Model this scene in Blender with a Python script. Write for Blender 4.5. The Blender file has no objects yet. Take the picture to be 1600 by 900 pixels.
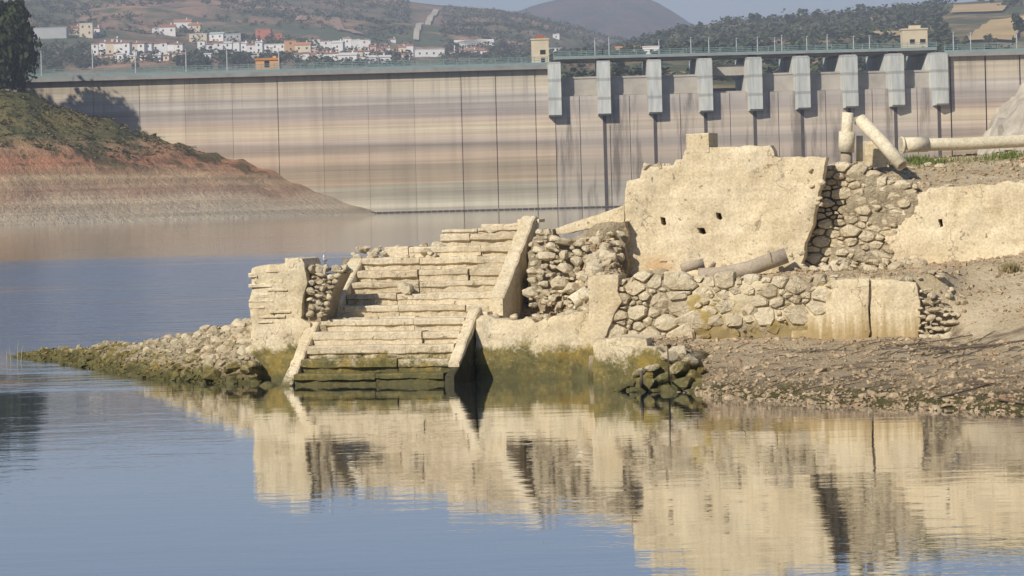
import bpy, bmesh, math, random
import numpy as np
from mathutils import Vector, Matrix, noise, geometry

# ------------------------------------------------------------------ camera, world, sun, exposure
F = 4800.0      # focal length in photo pixels (1600 wide)
H = 3.64        # eye height above the water
CY = 300.0      # row of the optical axis
ROLL = 0.026
cr, sr = math.cos(ROLL), math.sin(ROLL)
SUN_AZ, SUN_EL = math.radians(40), math.radians(36)   # light comes from the left behind the camera

sc = bpy.context.scene
col = sc.collection
cam_d = bpy.data.cameras.new('camera'); cam = bpy.data.objects.new('camera', cam_d); col.objects.link(cam)
cam_d.sensor_width = 36; cam_d.lens = 36*F/1600; cam_d.shift_y = -(450-CY)/1600
cam_d.clip_start = 1; cam_d.clip_end = 40000
cam.matrix_world = Matrix(((cr, sr, 0, 0), (0, 0, -1, 0), (-sr, cr, 0, H), (0, 0, 0, 1)))
sc.camera = cam

world = bpy.data.worlds.new('World'); sc.world = world; world.use_nodes = True
wn = world.node_tree; wn.nodes.clear()
wo = wn.nodes.new('ShaderNodeOutputWorld'); bg = wn.nodes.new('ShaderNodeBackground')
sky = wn.nodes.new('ShaderNodeTexSky'); sky.sky_type = 'NISHITA'; sky.sun_disc = False
sky.sun_elevation = SUN_EL; sky.sun_rotation = math.pi + SUN_AZ
sky.air_density = 1.0; sky.dust_density = 0.6; sky.ozone_density = 4.0; sky.altitude = 300
tint = wn.nodes.new('ShaderNodeMix'); tint.data_type = 'RGBA'; tint.blend_type = 'MULTIPLY'; tint.inputs[0].default_value = 1.0
tint.inputs[7].default_value = (0.97, 0.99, 1.12, 1)      # hazy violet cast of the whole sky
wn.links.new(sky.outputs[0], tint.inputs[6]); wn.links.new(tint.outputs[2], bg.inputs[0]); bg.inputs[1].default_value = 0.072
wn.links.new(bg.outputs[0], wo.inputs[0])

sun_d = bpy.data.lights.new('sun', 'SUN'); sun = bpy.data.objects.new('sun', sun_d); col.objects.link(sun)
sun_d.energy = 4.7; sun_d.angle = math.radians(0.9); sun_d.color = (1.0, 0.93, 0.82)
ldir = Vector((math.sin(SUN_AZ)*math.cos(SUN_EL), math.cos(SUN_AZ)*math.cos(SUN_EL), -math.sin(SUN_EL)))
sun.rotation_euler = ldir.to_track_quat('-Z', 'Y').to_euler()
sun.location = (-60, -60, 60)

sc.view_settings.view_transform = 'Standard'; sc.view_settings.look = 'None'
sc.view_settings.exposure = 0.15; sc.view_settings.gamma = 1.0; sc.view_settings.use_curve_mapping = False
sc.render.engine = 'CYCLES'
sc.cycles.use_denoising = True
sc.cycles.max_bounces = 6; sc.cycles.diffuse_bounces = 3; sc.cycles.glossy_bounces = 3
sc.cycles.volume_bounces = 0; sc.cycles.transparent_max_bounces = 6
sc.cycles.caustics_reflective = False; sc.cycles.caustics_refractive = False
sc.cycles.sample_clamp_indirect = 6

rng = random.Random(7)

# ------------------------------------------------------------------ helpers
def ray(px, py):
    u = (px-800)/F; v = -(py-CY)/F
    return u*cr+v*sr, -u*sr+v*cr
def P(px, py, d):
    x, z = ray(px, py)
    return Vector((x*d, d, H+z*d))
def Wt(px, py, z=0.0):
    x, z1 = ray(px, py); d = (z-H)/z1
    return Vector((x*d, d, z))
def lerp(a, b, t): return a+(b-a)*t
def sstep(a, b, x):
    t = min(1, max(0, (x-a)/(b-a))); return t*t*(3-2*t)
def interp(x, pts):
    if x <= pts[0][0]: return pts[0][1]
    for (a, b), (c, d) in zip(pts, pts[1:]):
        if x <= c: return b+(d-b)*(x-a)/(c-a)
    return pts[-1][1]
def fbm(x, y, z=0.0, o=4): return noise.fractal(Vector((x, y, z)), 1.0, 2.0, o)

def link(o, parent=None):
    col.objects.link(o)
    if parent is not None: o.parent = parent
    return o
def tag(o, label=None, cat=None, group=None, kind=None):
    if label: o['label'] = label
    if cat: o['category'] = cat
    if group: o['group'] = group
    if kind: o['kind'] = kind
    return o
def mesh(name, verts, faces, mat, parent=None, smooth=False):
    me = bpy.data.meshes.new(name); me.from_pydata([tuple(v) for v in verts], [], faces)
    me.materials.append(mat)
    if smooth: me.polygons.foreach_set('use_smooth', [True]*len(me.polygons))
    me.update()
    return link(bpy.data.objects.new(name, me), parent)
def empty(name, loc=(0, 0, 0), rz=0.0, label=None, cat=None, group=None):
    o = bpy.data.objects.new(name, None); o.empty_display_size = 0.2
    o.location = loc; o.rotation_euler = (0, 0, rz); link(o)
    return tag(o, label, cat, group)

BOXF = [(0, 3, 2, 1), (4, 5, 6, 7), (0, 1, 5, 4), (1, 2, 6, 5), (2, 3, 7, 6), (3, 0, 4, 7)]
def box_v(x0, x1, y0, y1, z0, z1):
    return [(x0, y0, z0), (x1, y0, z0), (x1, y1, z0), (x0, y1, z0), (x0, y0, z1), (x1, y0, z1), (x1, y1, z1), (x0, y1, z1)]
class MB:
    def __init__(s): s.v = []; s.f = []
    def add(s, v, f):
        n = len(s.v); s.v += [tuple(p) for p in v]; s.f += [tuple(i+n for i in q) for q in f]; return s
    def box(s, x0, x1, y0, y1, z0, z1): return s.add(box_v(x0, x1, y0, y1, z0, z1), BOXF)
    def tube(s, pts, rads, n=8, cap=True):
        pts = [Vector(p) for p in pts]; rings = []
        for i, p in enumerate(pts):
            t = (pts[min(i+1, len(pts)-1)]-pts[max(i-1, 0)]).normalized()
            a = t.cross(Vector((0.13, 0.31, 1))) if abs(t.z) < 0.95 else t.cross(Vector((1, 0, 0.1)))
            a.normalize(); b = t.cross(a)
            r = rads[i] if hasattr(rads, '__len__') else rads
            rings.append([p+(a*math.cos(k*2*math.pi/n)+b*math.sin(k*2*math.pi/n))*r for k in range(n)])
        v = [q for r in rings for q in r]; f = []
        for i in range(len(pts)-1):
            for k in range(n):
                f.append((i*n+k, i*n+(k+1) % n, (i+1)*n+(k+1) % n, (i+1)*n+k))
        if cap: f += [tuple(range(n-1, -1, -1)), tuple(range((len(pts)-1)*n, len(pts)*n))]
        return s.add(v, f)
    def prism(s, prof, x0, x1):
        """profile in (y,z), extruded along x"""
        n = len(prof); v = [(x0, y, z) for y, z in prof]+[(x1, y, z) for y, z in prof]
        f = [tuple(range(n)), tuple(range(2*n-1, n-1, -1))]
        f += [(i, i+n, (i+1) % n+n, (i+1) % n) for i in range(n)]
        return s.add(v, f)
    def build(s, name, mat, parent=None, smooth=False): return mesh(name, s.v, s.f, mat, parent, smooth)

def fix_normals(o):
    bm = bmesh.new(); bm.from_mesh(o.data); bmesh.ops.recalc_face_normals(bm, faces=bm.faces[:]); bm.to_mesh(o.data); bm.free()
    return o

class Frame:
    """vertical building frame: x along the wall (its right end nearer), y into the wall, z up"""
    def __init__(s, px, py, d, a, z=0.0):
        p = P(px, py, d); s.O = Vector((p.x, p.y, z)); s.a = a
        s.t = Vector((math.cos(a), -math.sin(a))); s.n = Vector((math.sin(a), math.cos(a)))
    def at(s, px, py, off=0.0):
        x1, z1 = ray(px, py)
        d = (off+s.O.x*s.n.x+s.O.y*s.n.y)/(x1*s.n.x+s.n.y)
        return ((x1*d-s.O.x)*s.t.x+(d-s.O.y)*s.t.y, H+z1*d-s.O.z)
    def world(s, x, y, z=0):
        return Vector((s.O.x+s.t.x*x+s.n.x*y, s.O.y+s.t.y*x+s.n.y*y, s.O.z+z))
    def local(s, p):
        dx, dy = p[0]-s.O.x, p[1]-s.O.y
        return Vector((dx*s.t.x+dy*s.t.y, dx*s.n.x+dy*s.n.y, p[2]-s.O.z))
    def empty(s, name, label, cat, group=None): return empty(name, s.O, -s.a, label, cat, group)
    def poly(s, pts, off=0.0): return [s.at(x, y, off) for x, y in pts]

# ------------------------------------------------------------------ materials
class NT:
    def __init__(s, name):
        s.m = bpy.data.materials.new(name); s.m.use_nodes = True; s.t = s.m.node_tree; s.t.nodes.clear()
        s.out = s.n('ShaderNodeOutputMaterial'); s.b = s.n('ShaderNodeBsdfPrincipled')
        s.l(s.b.outputs[0], s.out.inputs[0]); s.pos = s.n('ShaderNodeNewGeometry').outputs['Position']
    def n(s, t): return s.t.nodes.new(t)
    def l(s, a, b): s.t.links.new(a, b)
    def mapping(s, scale, loc=(0, 0, 0), rot=(0, 0, 0), src=None):
        m = s.n('ShaderNodeMapping'); m.inputs['Scale'].default_value = scale
        m.inputs['Location'].default_value = loc; m.inputs['Rotation'].default_value = rot
        s.l(src or s.pos, m.inputs[0]); return m.outputs[0]
    def noise(s, scale, detail=4, rough=0.55, vec=None, dist=0.0):
        q = s.n('ShaderNodeTexNoise'); q.inputs['Scale'].default_value = scale; q.inputs['Detail'].default_value = detail
        q.inputs['Roughness'].default_value = rough; q.inputs['Distortion'].default_value = dist
        s.l(vec or s.pos, q.inputs['Vector']); return q.outputs['Fac']
    def ramp(s, fac, stops, interp='LINEAR'):
        r = s.n('ShaderNodeValToRGB'); r.color_ramp.interpolation = interp; e = r.color_ramp.elements
        while len(e) < len(stops): e.new(0.5)
        for q, (p, c) in zip(e, stops):
            q.position = p; q.color = (c, c, c, 1) if not hasattr(c, '__len__') else (*c, 1)
        s.l(fac, r.inputs[0]); return r.outputs[0]
    def mix(s, fac, a, b, mode='MIX'):
        m = s.n('ShaderNodeMix'); m.data_type = 'RGBA'; m.blend_type = mode
        for v, i in ((fac, 0), (a, 6), (b, 7)):
            if hasattr(v, 'is_linked') or isinstance(v, bpy.types.NodeSocket): s.l(v, m.inputs[i])
            elif i == 0: m.inputs[0].default_value = v
            else: m.inputs[i].default_value = (*v, 1)
        return m.outputs[2]
    def math(s, op, a, b=None, c=None, clamp=False):
        m = s.n('ShaderNodeMath'); m.operation = op; m.use_clamp = clamp
        for i, v in enumerate((a, b, c)):
            if v is None: continue
            if isinstance(v, bpy.types.NodeSocket): s.l(v, m.inputs[i])
            else: m.inputs[i].default_value = v
        return m.outputs[0]
    def xyz(s):
        q = s.n('ShaderNodeSeparateXYZ'); s.l(s.pos, q.inputs[0]); return q.outputs
    def rnd(s): return s.n('ShaderNodeObjectInfo').outputs['Random']
    def bump(s, h, strength=0.5, dist=0.02, normal=None):
        b = s.n('ShaderNodeBump'); b.inputs['Strength'].default_value = strength; b.inputs['Distance'].default_value = dist
        s.l(h, b.inputs['Height'])
        if normal: s.l(normal, b.inputs['Normal'])
        return b.outputs[0]
    def fin(s, color, rough=0.9, normal=None, spec=0.25):
        if isinstance(color, bpy.types.NodeSocket): s.l(color, s.b.inputs['Base Color'])
        else: s.b.inputs['Base Color'].default_value = (*color, 1)
        if isinstance(rough, bpy.types.NodeSocket): s.l(rough, s.b.inputs['Roughness'])
        else: s.b.inputs['Roughness'].default_value = rough
        s.b.inputs['Specular IOR Level'].default_value = spec
        if normal: s.l(normal, s.b.inputs['Normal'])
        return s.m

def algae(t, c, top=0.62, amp=0.75):
    """the green-brown growth left on everything that stood in the lake until lately: a tide line in height"""
    z = t.xyz()[2]
    n1 = t.noise(1.6, 6, 0.72); n2 = t.noise(15, 5, 0.7)
    e = t.math('ADD', z, t.math('MULTIPLY', t.math('SUBTRACT', n1, 0.5), amp*1.5))
    e = t.math('ADD', e, t.math('MULTIPLY', t.math('SUBTRACT', n2, 0.5), amp*0.6))
    fac = t.ramp(t.math('DIVIDE', e, 1.2), [((top-0.09)/1.2, 1.0), ((top+0.10)/1.2, 0.0)])
    ac = t.ramp(t.noise(2.6, 8, 0.75), [(0.36, (0.07, 0.07, 0.02)), (0.5, (0.18, 0.145, 0.04)), (0.62, (0.31, 0.215, 0.04))])
    ac = t.mix(t.ramp(n2, [(0.55, 0.0), (0.68, 0.7)]), ac, (0.40, 0.33, 0.19))
    low = t.ramp(t.math('DIVIDE', e, 1.2), [(0.10/1.2, 1.0), (0.34/1.2, 0.0)])
    ac = t.mix(t.math('MULTIPLY', low, 0.8), ac, (0.085, 0.082, 0.03))
    return t.mix(t.math('MULTIPLY', fac, 0.94), c, ac)

def make_masonry(name, c1, c2, stain, sc1=1.2, bump_s=0.5, bump_d=0.03, rnd=0.0, streak=0.35, alg=True, pits=True, top=0.62, lump=0.0):
    t = NT(name)
    c = t.mix(t.ramp(t.noise(sc1, 6, 0.62), [(0.35, 0.0), (0.66, 1.0)]), c1, c2)
    c = t.mix(t.ramp(t.noise(0.55, 4, 0.6), [(0.56, 0.0), (0.76, 0.75)]), c, stain)
    v = t.mapping((5, 5, 0.5))
    c = t.mix(streak, c, t.ramp(t.noise(1.3, 5, 0.6, v), [(0.3, (0.55, 0.53, 0.5)), (0.6, (1.05, 1.03, 1.0))]), 'MULTIPLY')
    c = t.mix(0.7, c, t.ramp(t.noise(20, 6, 0.75), [(0.3, (0.55, 0.52, 0.48)), (0.6, (1.12, 1.12, 1.12))]), 'MULTIPLY')
    if pits:
        crack = t.n('ShaderNodeTexVoronoi'); crack.feature = 'DISTANCE_TO_EDGE'; crack.inputs['Scale'].default_value = 1.1
        wv = t.n('ShaderNodeVectorMath'); wv.operation = 'ADD'; nv = t.n('ShaderNodeTexNoise'); nv.inputs['Scale'].default_value = 2.5; nv.inputs['Detail'].default_value = 6; t.l(t.pos, nv.inputs['Vector']); t.l(t.pos, wv.inputs[0]); t.l(nv.outputs['Color'], wv.inputs[1]); t.l(wv.outputs[0], crack.inputs['Vector'])
        ck = t.math('MULTIPLY', t.ramp(crack.outputs['Distance'], [(0.004, 1.0), (0.016, 0.0)]), t.ramp(t.noise(0.9, 4), [(0.5, 0.0), (0.6, 0.7)]))
        c = t.mix(ck, c, (0.20, 0.155, 0.10))
        c = t.mix(t.ramp(t.noise(9, 3, 0.6), [(0.645, 0.0), (0.70, 0.7)]), c, (0.14, 0.105, 0.07))
    c = t.mix(0.35, c, t.ramp(t.noise(1.0, 5, 0.65, t.mapping((0.8, 0.8, 5.0))), [(0.32, (0.72, 0.69, 0.64)), (0.58, (1.06, 1.06, 1.06))]), 'MULTIPLY')
    if rnd:
        c = t.mix(1.0, c, t.ramp(t.rnd(), [(0, (1-rnd, 1-rnd*1.1, 1-rnd*1.25)), (0.5, (1, 1, 1)), (1, (1+rnd*0.35, 1+rnd*0.3, 1+rnd*0.2))]), 'MULTIPLY')
    if alg: c = algae(t, c, top)
    h = t.math('ADD', t.noise(14, 6, 0.65), t.math('MULTIPLY', t.noise(60, 3, 0.6), 0.35))
    if lump: h = t.math('ADD', h, t.math('MULTIPLY', t.noise(3.0, 4, 0.6), lump))
    return t.fin(c, 0.93, t.bump(h, bump_s, bump_d), 0.15)

def spot_stain(base, name, centre, rad, colr):
    """copy of a masonry material with one rust-coloured seep stain"""
    m = base.copy(); m.name = name; nt = m.node_tree
    b = next(n for n in nt.nodes if n.type == 'BSDF_PRINCIPLED'); src = b.inputs['Base Color'].links[0].from_socket
    g = nt.nodes.new('ShaderNodeNewGeometry'); d = nt.nodes.new('ShaderNodeVectorMath'); d.operation = 'DISTANCE'; d.inputs[1].default_value = centre
    nt.links.new(g.outputs['Position'], d.inputs[0]); n_ = nt.nodes.new('ShaderNodeTexNoise'); n_.inputs['Scale'].default_value = 3; n_.inputs['Detail'].default_value = 6; nt.links.new(g.outputs['Position'], n_.inputs['Vector'])
    a = nt.nodes.new('ShaderNodeMath'); a.operation = 'MULTIPLY_ADD'; a.inputs[1].default_value = rad*1.1; nt.links.new(n_.outputs['Fac'], a.inputs[0]); nt.links.new(d.outputs['Value'], a.inputs[2])
    r = nt.nodes.new('ShaderNodeMapRange'); r.inputs[1].default_value = rad*.7; r.inputs[2].default_value = rad*1.6; r.inputs[3].default_value = .75; r.inputs[4].default_value = 0.0; nt.links.new(a.outputs[0], r.inputs[0])
    x = nt.nodes.new('ShaderNodeMix'); x.data_type = 'RGBA'; x.inputs[7].default_value = (*colr, 1); nt.links.new(r.outputs[0], x.inputs[0]); nt.links.new(src, x.inputs[6]); nt.links.new(x.outputs[2], b.inputs['Base Color'])
    return m
def foot_streaks(base, name, z0, z1, colr):
    """copy of a masonry material with brown run marks rising from its foot"""
    m = base.copy(); m.name = name; nt = m.node_tree
    b = next(n for n in nt.nodes if n.type == 'BSDF_PRINCIPLED'); src = b.inputs['Base Color'].links[0].from_socket
    g = nt.nodes.new('ShaderNodeNewGeometry'); mp = nt.nodes.new('ShaderNodeMapping'); mp.inputs['Scale'].default_value = (9, 9, .7); nt.links.new(g.outputs['Position'], mp.inputs[0])
    n_ = nt.nodes.new('ShaderNodeTexNoise'); n_.inputs['Scale'].default_value = 1.2; n_.inputs['Detail'].default_value = 5; nt.links.new(mp.outputs[0], n_.inputs['Vector'])
    sx = nt.nodes.new('ShaderNodeSeparateXYZ'); nt.links.new(g.outputs['Position'], sx.inputs[0])
    a = nt.nodes.new('ShaderNodeMath'); a.operation = 'MULTIPLY_ADD'; a.inputs[1].default_value = -1.6; nt.links.new(n_.outputs['Fac'], a.inputs[0]); nt.links.new(sx.outputs[2], a.inputs[2])
    r = nt.nodes.new('ShaderNodeMapRange'); r.inputs[1].default_value = z0-.8; r.inputs[2].default_value = z1-.8; r.inputs[3].default_value = .8; r.inputs[4].default_value = 0.0; nt.links.new(a.outputs[0], r.inputs[0])
    x = nt.nodes.new('ShaderNodeMix'); x.data_type = 'RGBA'; x.inputs[7].default_value = (*colr, 1); nt.links.new(r.outputs[0], x.inputs[0]); nt.links.new(src, x.inputs[6]); nt.links.new(x.outputs[2], b.inputs['Base Color'])
    return m

def plain(name, c, rough=0.8, var=0.25, scale=3.0, bump=0.0, spec=0.25, rnd=0.0, metal=0.0):
    t = NT(name)
    k = t.mix(var, c, t.ramp(t.noise(scale, 5, 0.6), [(0.3, (0.4, 0.4, 0.4)), (0.65, (1.15, 1.15, 1.15))]), 'MULTIPLY')
    if rnd: k = t.mix(1.0, k, t.ramp(t.rnd(), [(0, (1-rnd,)*3), (1, (1+rnd*0.5,)*3)]), 'MULTIPLY')
    t.b.inputs['Metallic'].default_value = metal
    return t.fin(k, rough, t.bump(t.noise(scale*5, 4), 0.4, bump) if bump else None, spec)

CREAM = (0.69, 0.572, 0.368); PALE = (0.79, 0.682, 0.475); OCHRE = (0.55, 0.41, 0.22)
M_plaster = make_masonry('lime_plaster', CREAM, PALE, (0.64, 0.49, 0.29), 1.0, 0.45, 0.035, streak=0.25, lump=0.5)
M_kerb = make_masonry('kerb_plaster', CREAM, PALE, (0.63, 0.50, 0.31), 1.0, 0.45, 0.03, streak=0.22, top=0.12)
M_plaster_core = make_masonry('plaster_rubble_core', (0.42, 0.34, 0.22), (0.55, 0.46, 0.31), OCHRE, 2.5, 0.9, 0.08, lump=0.8)
M_step = make_masonry('step_stone', (0.65, 0.55, 0.375), (0.79, 0.69, 0.50), (0.58, 0.46, 0.29), 2.2, 0.8, 0.04, rnd=0.14, streak=0.25, top=0.5)
M_stone = make_masonry('field_stone', (0.60, 0.51, 0.345), (0.75, 0.655, 0.47), (0.58, 0.45, 0.27), 3.0, 0.8, 0.05, rnd=0.22, streak=0.15, top=0.42)
M_mortar = make_masonry('earth_mortar', (0.46, 0.38, 0.255), (0.61, 0.52, 0.36), (0.42, 0.31, 0.16), 3.0, 1.0, 0.08, lump=0.8)
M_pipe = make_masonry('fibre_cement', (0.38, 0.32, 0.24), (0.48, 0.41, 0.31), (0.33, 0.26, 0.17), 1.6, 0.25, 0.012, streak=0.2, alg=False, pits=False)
M_pipe_pale = make_masonry('pale_cement', (0.70, 0.62, 0.44), (0.80, 0.72, 0.54), (0.6, 0.5, 0.33), 1.6, 0.25, 0.012, streak=0.2, alg=False, pits=False)  # even, paler cement tone for the terrace pipes and the end-pier stub
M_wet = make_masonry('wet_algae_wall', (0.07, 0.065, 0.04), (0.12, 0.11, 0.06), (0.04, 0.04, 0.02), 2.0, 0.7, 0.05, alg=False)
M_dark = plain('dark_soot', (0.03, 0.025, 0.02), 0.95)
M_wood = plain('grey_driftwood', (0.16, 0.125, 0.085), 0.85, 0.4, 12, 0.01)
M_reed = plain('dry_reed', (0.45, 0.42, 0.30), 0.8, 0.3, 6)
M_grass = plain('green_grass', (0.17, 0.21, 0.06), 0.8, 0.5, 5)
M_drygrass = plain('dry_tuft', (0.30, 0.24, 0.11), 0.85, 0.4, 8)
M_white = plain('white_feather', (0.8, 0.8, 0.78), 0.7, 0.08)
M_bill = plain('dark_bill', (0.05, 0.045, 0.04), 0.6)

def ground_mat():
    t = NT('lake_bank_earth'); z = t.xyz()[2]
    c = t.mix(t.ramp(t.noise(0.9, 6, 0.62), [(0.35, 0.0), (0.65, 1.0)]), (0.52, 0.42, 0.265), (0.66, 0.55, 0.37))
    c = t.mix(0.5, c, t.ramp(t.noise(18, 5, 0.7), [(0.3, (0.55, 0.53, 0.5)), (0.62, (1.15, 1.13, 1.1))]), 'MULTIPLY')
    zz = t.math('ADD', z, t.math('MULTIPLY', t.math('SUBTRACT', t.noise(1.1, 5), 0.5), 0.9))
    wet = t.ramp(zz, [(0.10, 1.0), (0.85, 0.0)])
    c = t.mix(t.math('MULTIPLY', wet, 0.85), c, (0.31, 0.235, 0.15))
    dk = t.math('MULTIPLY', t.ramp(t.noise(0.8, 5, 0.65, t.mapping((0.6, 1.6, 1), (2, 0, 0))), [(0.52, 0.0), (0.62, 0.8)]), t.ramp(z, [(0.9, 1.0), (1.3, 0.0)]))
    c = t.mix(dk, c, (0.15, 0.11, 0.075))
    low = t.ramp(zz, [(0.02, 1.0), (0.16, 0.0)])
    c = t.mix(low, c, (0.10, 0.085, 0.05))
    c = algae(t, c, 0.16, 0.35)
    h = t.math('ADD', t.noise(6, 6, 0.7), t.math('MULTIPLY', t.noise(30, 4, 0.7), 0.4))
    return t.fin(c, 0.95, t.bump(h, 1.0, 0.09), 0.1)
M_ground = ground_mat()
M_gravel = make_masonry('shore_gravel', (0.27, 0.195, 0.115), (0.56, 0.44, 0.285), (0.40, 0.24, 0.14), 5.0, 0.5, 0.02, streak=0.0, alg=False, pits=False)
M_gravel_w = make_masonry('mossy_gravel', (0.33, 0.28, 0.18), (0.50, 0.43, 0.29), (0.2, 0.16, 0.06), 5.0, 0.5, 0.02, streak=0.0, alg=True, pits=False, top=0.34)

def water_mat():
    t = NT('lake_water'); x, y, z = t.xyz()
    # breeze patch: the water between the spit and mid-lake is ruffled, near and far water lies calm
    yy = t.math('ADD', y, t.math('MULTIPLY', t.math('SUBTRACT', t.noise(1.0, 3, 0.5, t.mapping((0.012, 0.03, 1))), 0.5), 36))
    r1 = t.ramp(t.math('DIVIDE', yy, 400.0), [(0.155, 0.0), (0.20, 1.0), (0.44, 1.0), (0.52, 0.16)])
    calm = t.ramp(t.noise(1.0, 3, 0.5, t.mapping((0.02, 0.11, 1), (3, 0, 0))), [(0.60, 1.0), (0.66, 0.45)])
    amt = t.math('MULTIPLY', r1, calm)
    h1 = t.noise(1.0, 3, 0.5, t.mapping((1.3, 2.6, 1)))
    h2 = t.noise(1.0, 2, 0.5, t.mapping((0.35, 0.8, 1), (5, 2, 0)))
    h3 = t.noise(1.0, 2, 0.5, t.mapping((3.5, 8.0, 1), (1, 7, 0)))
    h = t.math('ADD', t.math('ADD', t.math('MULTIPLY', h1, 0.35), t.math('MULTIPLY', h3, 0.16)), h2)
    h = t.math('MULTIPLY', h, t.math('ADD', 0.07, t.math('MULTIPLY', amt, 2.2)))
    nrm = t.bump(h, 1.0, 0.07)
    rough = t.math('ADD', 0.015, t.math('MULTIPLY', amt, 0.16))
    t.b.inputs['IOR'].default_value = 1.333
    # extra clear coat added only to strengthen reflections; clean water alone mirrors less
    t.b.inputs['Coat Weight'].default_value = 1.0; t.b.inputs['Coat IOR'].default_value = 1.4
    t.l(rough, t.b.inputs['Coat Roughness']); t.l(nrm, t.b.inputs['Coat Normal'])
    return t.fin((0.035, 0.05, 0.055), rough, nrm, 0.5)
M_water = water_mat()

# ------------------------------------------------------------------ lake and lake bed
def grid_sheet(name, x0, x1, y0, y1, z, mat, n=1):
    v = [(lerp(x0, x1, i/n), lerp(y0, y1, j/n), z) for j in range(n+1) for i in range(n+1)]
    f = [(j*(n+1)+i, j*(n+1)+i+1, (j+1)*(n+1)+i+1, (j+1)*(n+1)+i) for j in range(n) for i in range(n)]
    return mesh(name, v, f, mat)
tag(grid_sheet('water', -1800, 1800, -300, 640, 0.0, M_water), 'calm blue reservoir water reflecting the ruins', kind='structure')
M_bed = plain('lake_bed_soil', (0.2, 0.16, 0.1), 0.95)
tag(grid_sheet('ground', -9000, 9000, -3000, 9800, -2.5, M_bed), 'brown soil plain under the lake and hills', kind='structure')

# ------------------------------------------------------------------ frames of the ruin (all share one building direction)
A = math.radians(15); TA = math.tan(A)
FR = Frame(850, 560, 59.7, A)         # retaining wall line
FM = Frame(920, 500, 59.0, A)         # middle stone wall
FB = Frame(965, 400, 62.5, A)         # big plaster wall
FS = Frame(447, 603, 59.5, A)         # stairs: y = 0 at the lowest step

# ------------------------------------------------------------------ near terrain
XR, YR = FR.O.x, FR.O.y
XM, YM = FM.O.x, FM.O.y
XB, YB = FB.O.x, FB.O.y
shore = [(Wt(p, q).x, Wt(p, q).y) for p, q in ((1085, 612), (1120, 620), (1300, 633), (1600, 646), (2000, 662))]
X_end = P(1485, 500, 57.2).x
spit = [(Wt(425, 597).x+0.3, 62.3, 1.32, 2.5), (P(340, 520, 64).x, 64.0, 0.90, 2.3), (P(250, 530, 67).x, 67.0, 0.56, 2.1),
        (P(150, 545, 70.5).x, 70.5, 0.36, 1.7), (P(40, 556, 73.5).x, 73.5, 0.06, 1.2)]
def spit_h(X, Y):
    best = -2.0
    for (x0, y0, h0, w0), (x1, y1, h1, w1) in zip(spit, spit[1:]):
        dx, dy = x1-x0, y1-y0; L2 = dx*dx+dy*dy
        t = min(1, max(0, ((X-x0)*dx+(Y-y0)*dy)/L2))
        d = math.hypot(X-x0-t*dx, Y-y0-t*dy); h = lerp(h0, h1, t); w = lerp(w0, w1, t)
        best = max(best, h-(h+0.5)*(d/w)**1.25)
    return best
def FL_Y(X): return 56.0-(X-2.04)*TA
def ground_h(X, Y):
    n = fbm(X*0.5, Y*0.5)*0.12+fbm(X*1.7, Y*1.7, 3)*0.05
    Y1 = YR-(X-XR)*TA+0.2
    if X > XM: Y1 = YM-(X-XM)*TA+0.2
    Y2 = YB-(X-XB)*TA+0.75
    # bank in front
    if X < 1.62: hb = -0.7
    else:
        Yw = interp(X, shore)
        hb = 0.74*(Y-Yw)/max(0.5, (Y1-0.2-Yw))
        if X < shore[0][0]: hb = lerp(-0.7, hb, sstep(1.62, shore[0][0], X))
        if X < 3.6 and Y > FL_Y(X)+.25: hb = lerp(max(hb, .80), hb, sstep(3.0, 3.6, X))
        hb = max(-1.5, min(hb, 0.82))+n*(0.6 if hb > -0.1 else 0.2)
    # terrace
    v = (Y-Y1)
    if X > 2.3: ht = 1.70+0.038*(X-2.3)+0.02*max(0, min(v, 4))+n*0.4
    else: ht = lerp(1.0+max(0, v-lerp(1.7, 0.2, sstep(0.5, 1.5, X)))*0.62, 1.75, sstep(1.9, 2.3, X))+n*.7; ht = min(ht, 2.6)
    if X < 0.2: ht = lerp(0.7, ht, sstep(-0.6, 0.2, X))
    # upper ground
    if X > 2.2:
        hu = 3.50+0.135*max(0, min(Y, 66.2)-Y2)-.12*max(0, Y-66.6)+n*0.6
        hu = lerp(2.4, hu, sstep(6.0, 6.8, X))
        hu -= 1.2*sstep(72, 80, Y)*2
    else: hu = lerp(-0.5, 2.45+n, sstep(-1.0, 0.5, X))
    wid = 0.01+2.6*sstep(X_end-0.25, X_end+0.7, X)
    h = lerp(hb, ht, sstep(-wid*.75, wid, v)) if X > X_end-.25 else (hb if v < 0 else ht)
    w = sstep(X_end+0.3, X_end+3.5, X)
    if w > 0 and Y < Y2:
        Yw = interp(X, shore); q = (Y-Yw)/(Y2-0.75-Yw)
        hs = (2.12*q**0.78 if q > 0 else q*1.4)+n*0.9
        h = lerp(h, hs, w)
    if Y > Y2: h = hu
    # the tongue drops back into the lake behind the ruins, left of the big wall
    back = 67.0+max(0, X)*1.0
    if X < 9: h = min(h, lerp(h, -1.2, sstep(back, back+4, Y)))
    h = lerp(-1.0, h, sstep(-4.9, -3.9, X)) if v >= 0 else h
    sh = spit_h(X, Y)+n*0.6
    if X > -5.25 and v < 0.0: sh = lerp(sh, -0.6, sstep(-5.25, -4.85, X)*sstep(0.0, -0.3, v) if v > -.3 else sstep(-5.25, -4.85, X))
    return max(h, sh)

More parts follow.
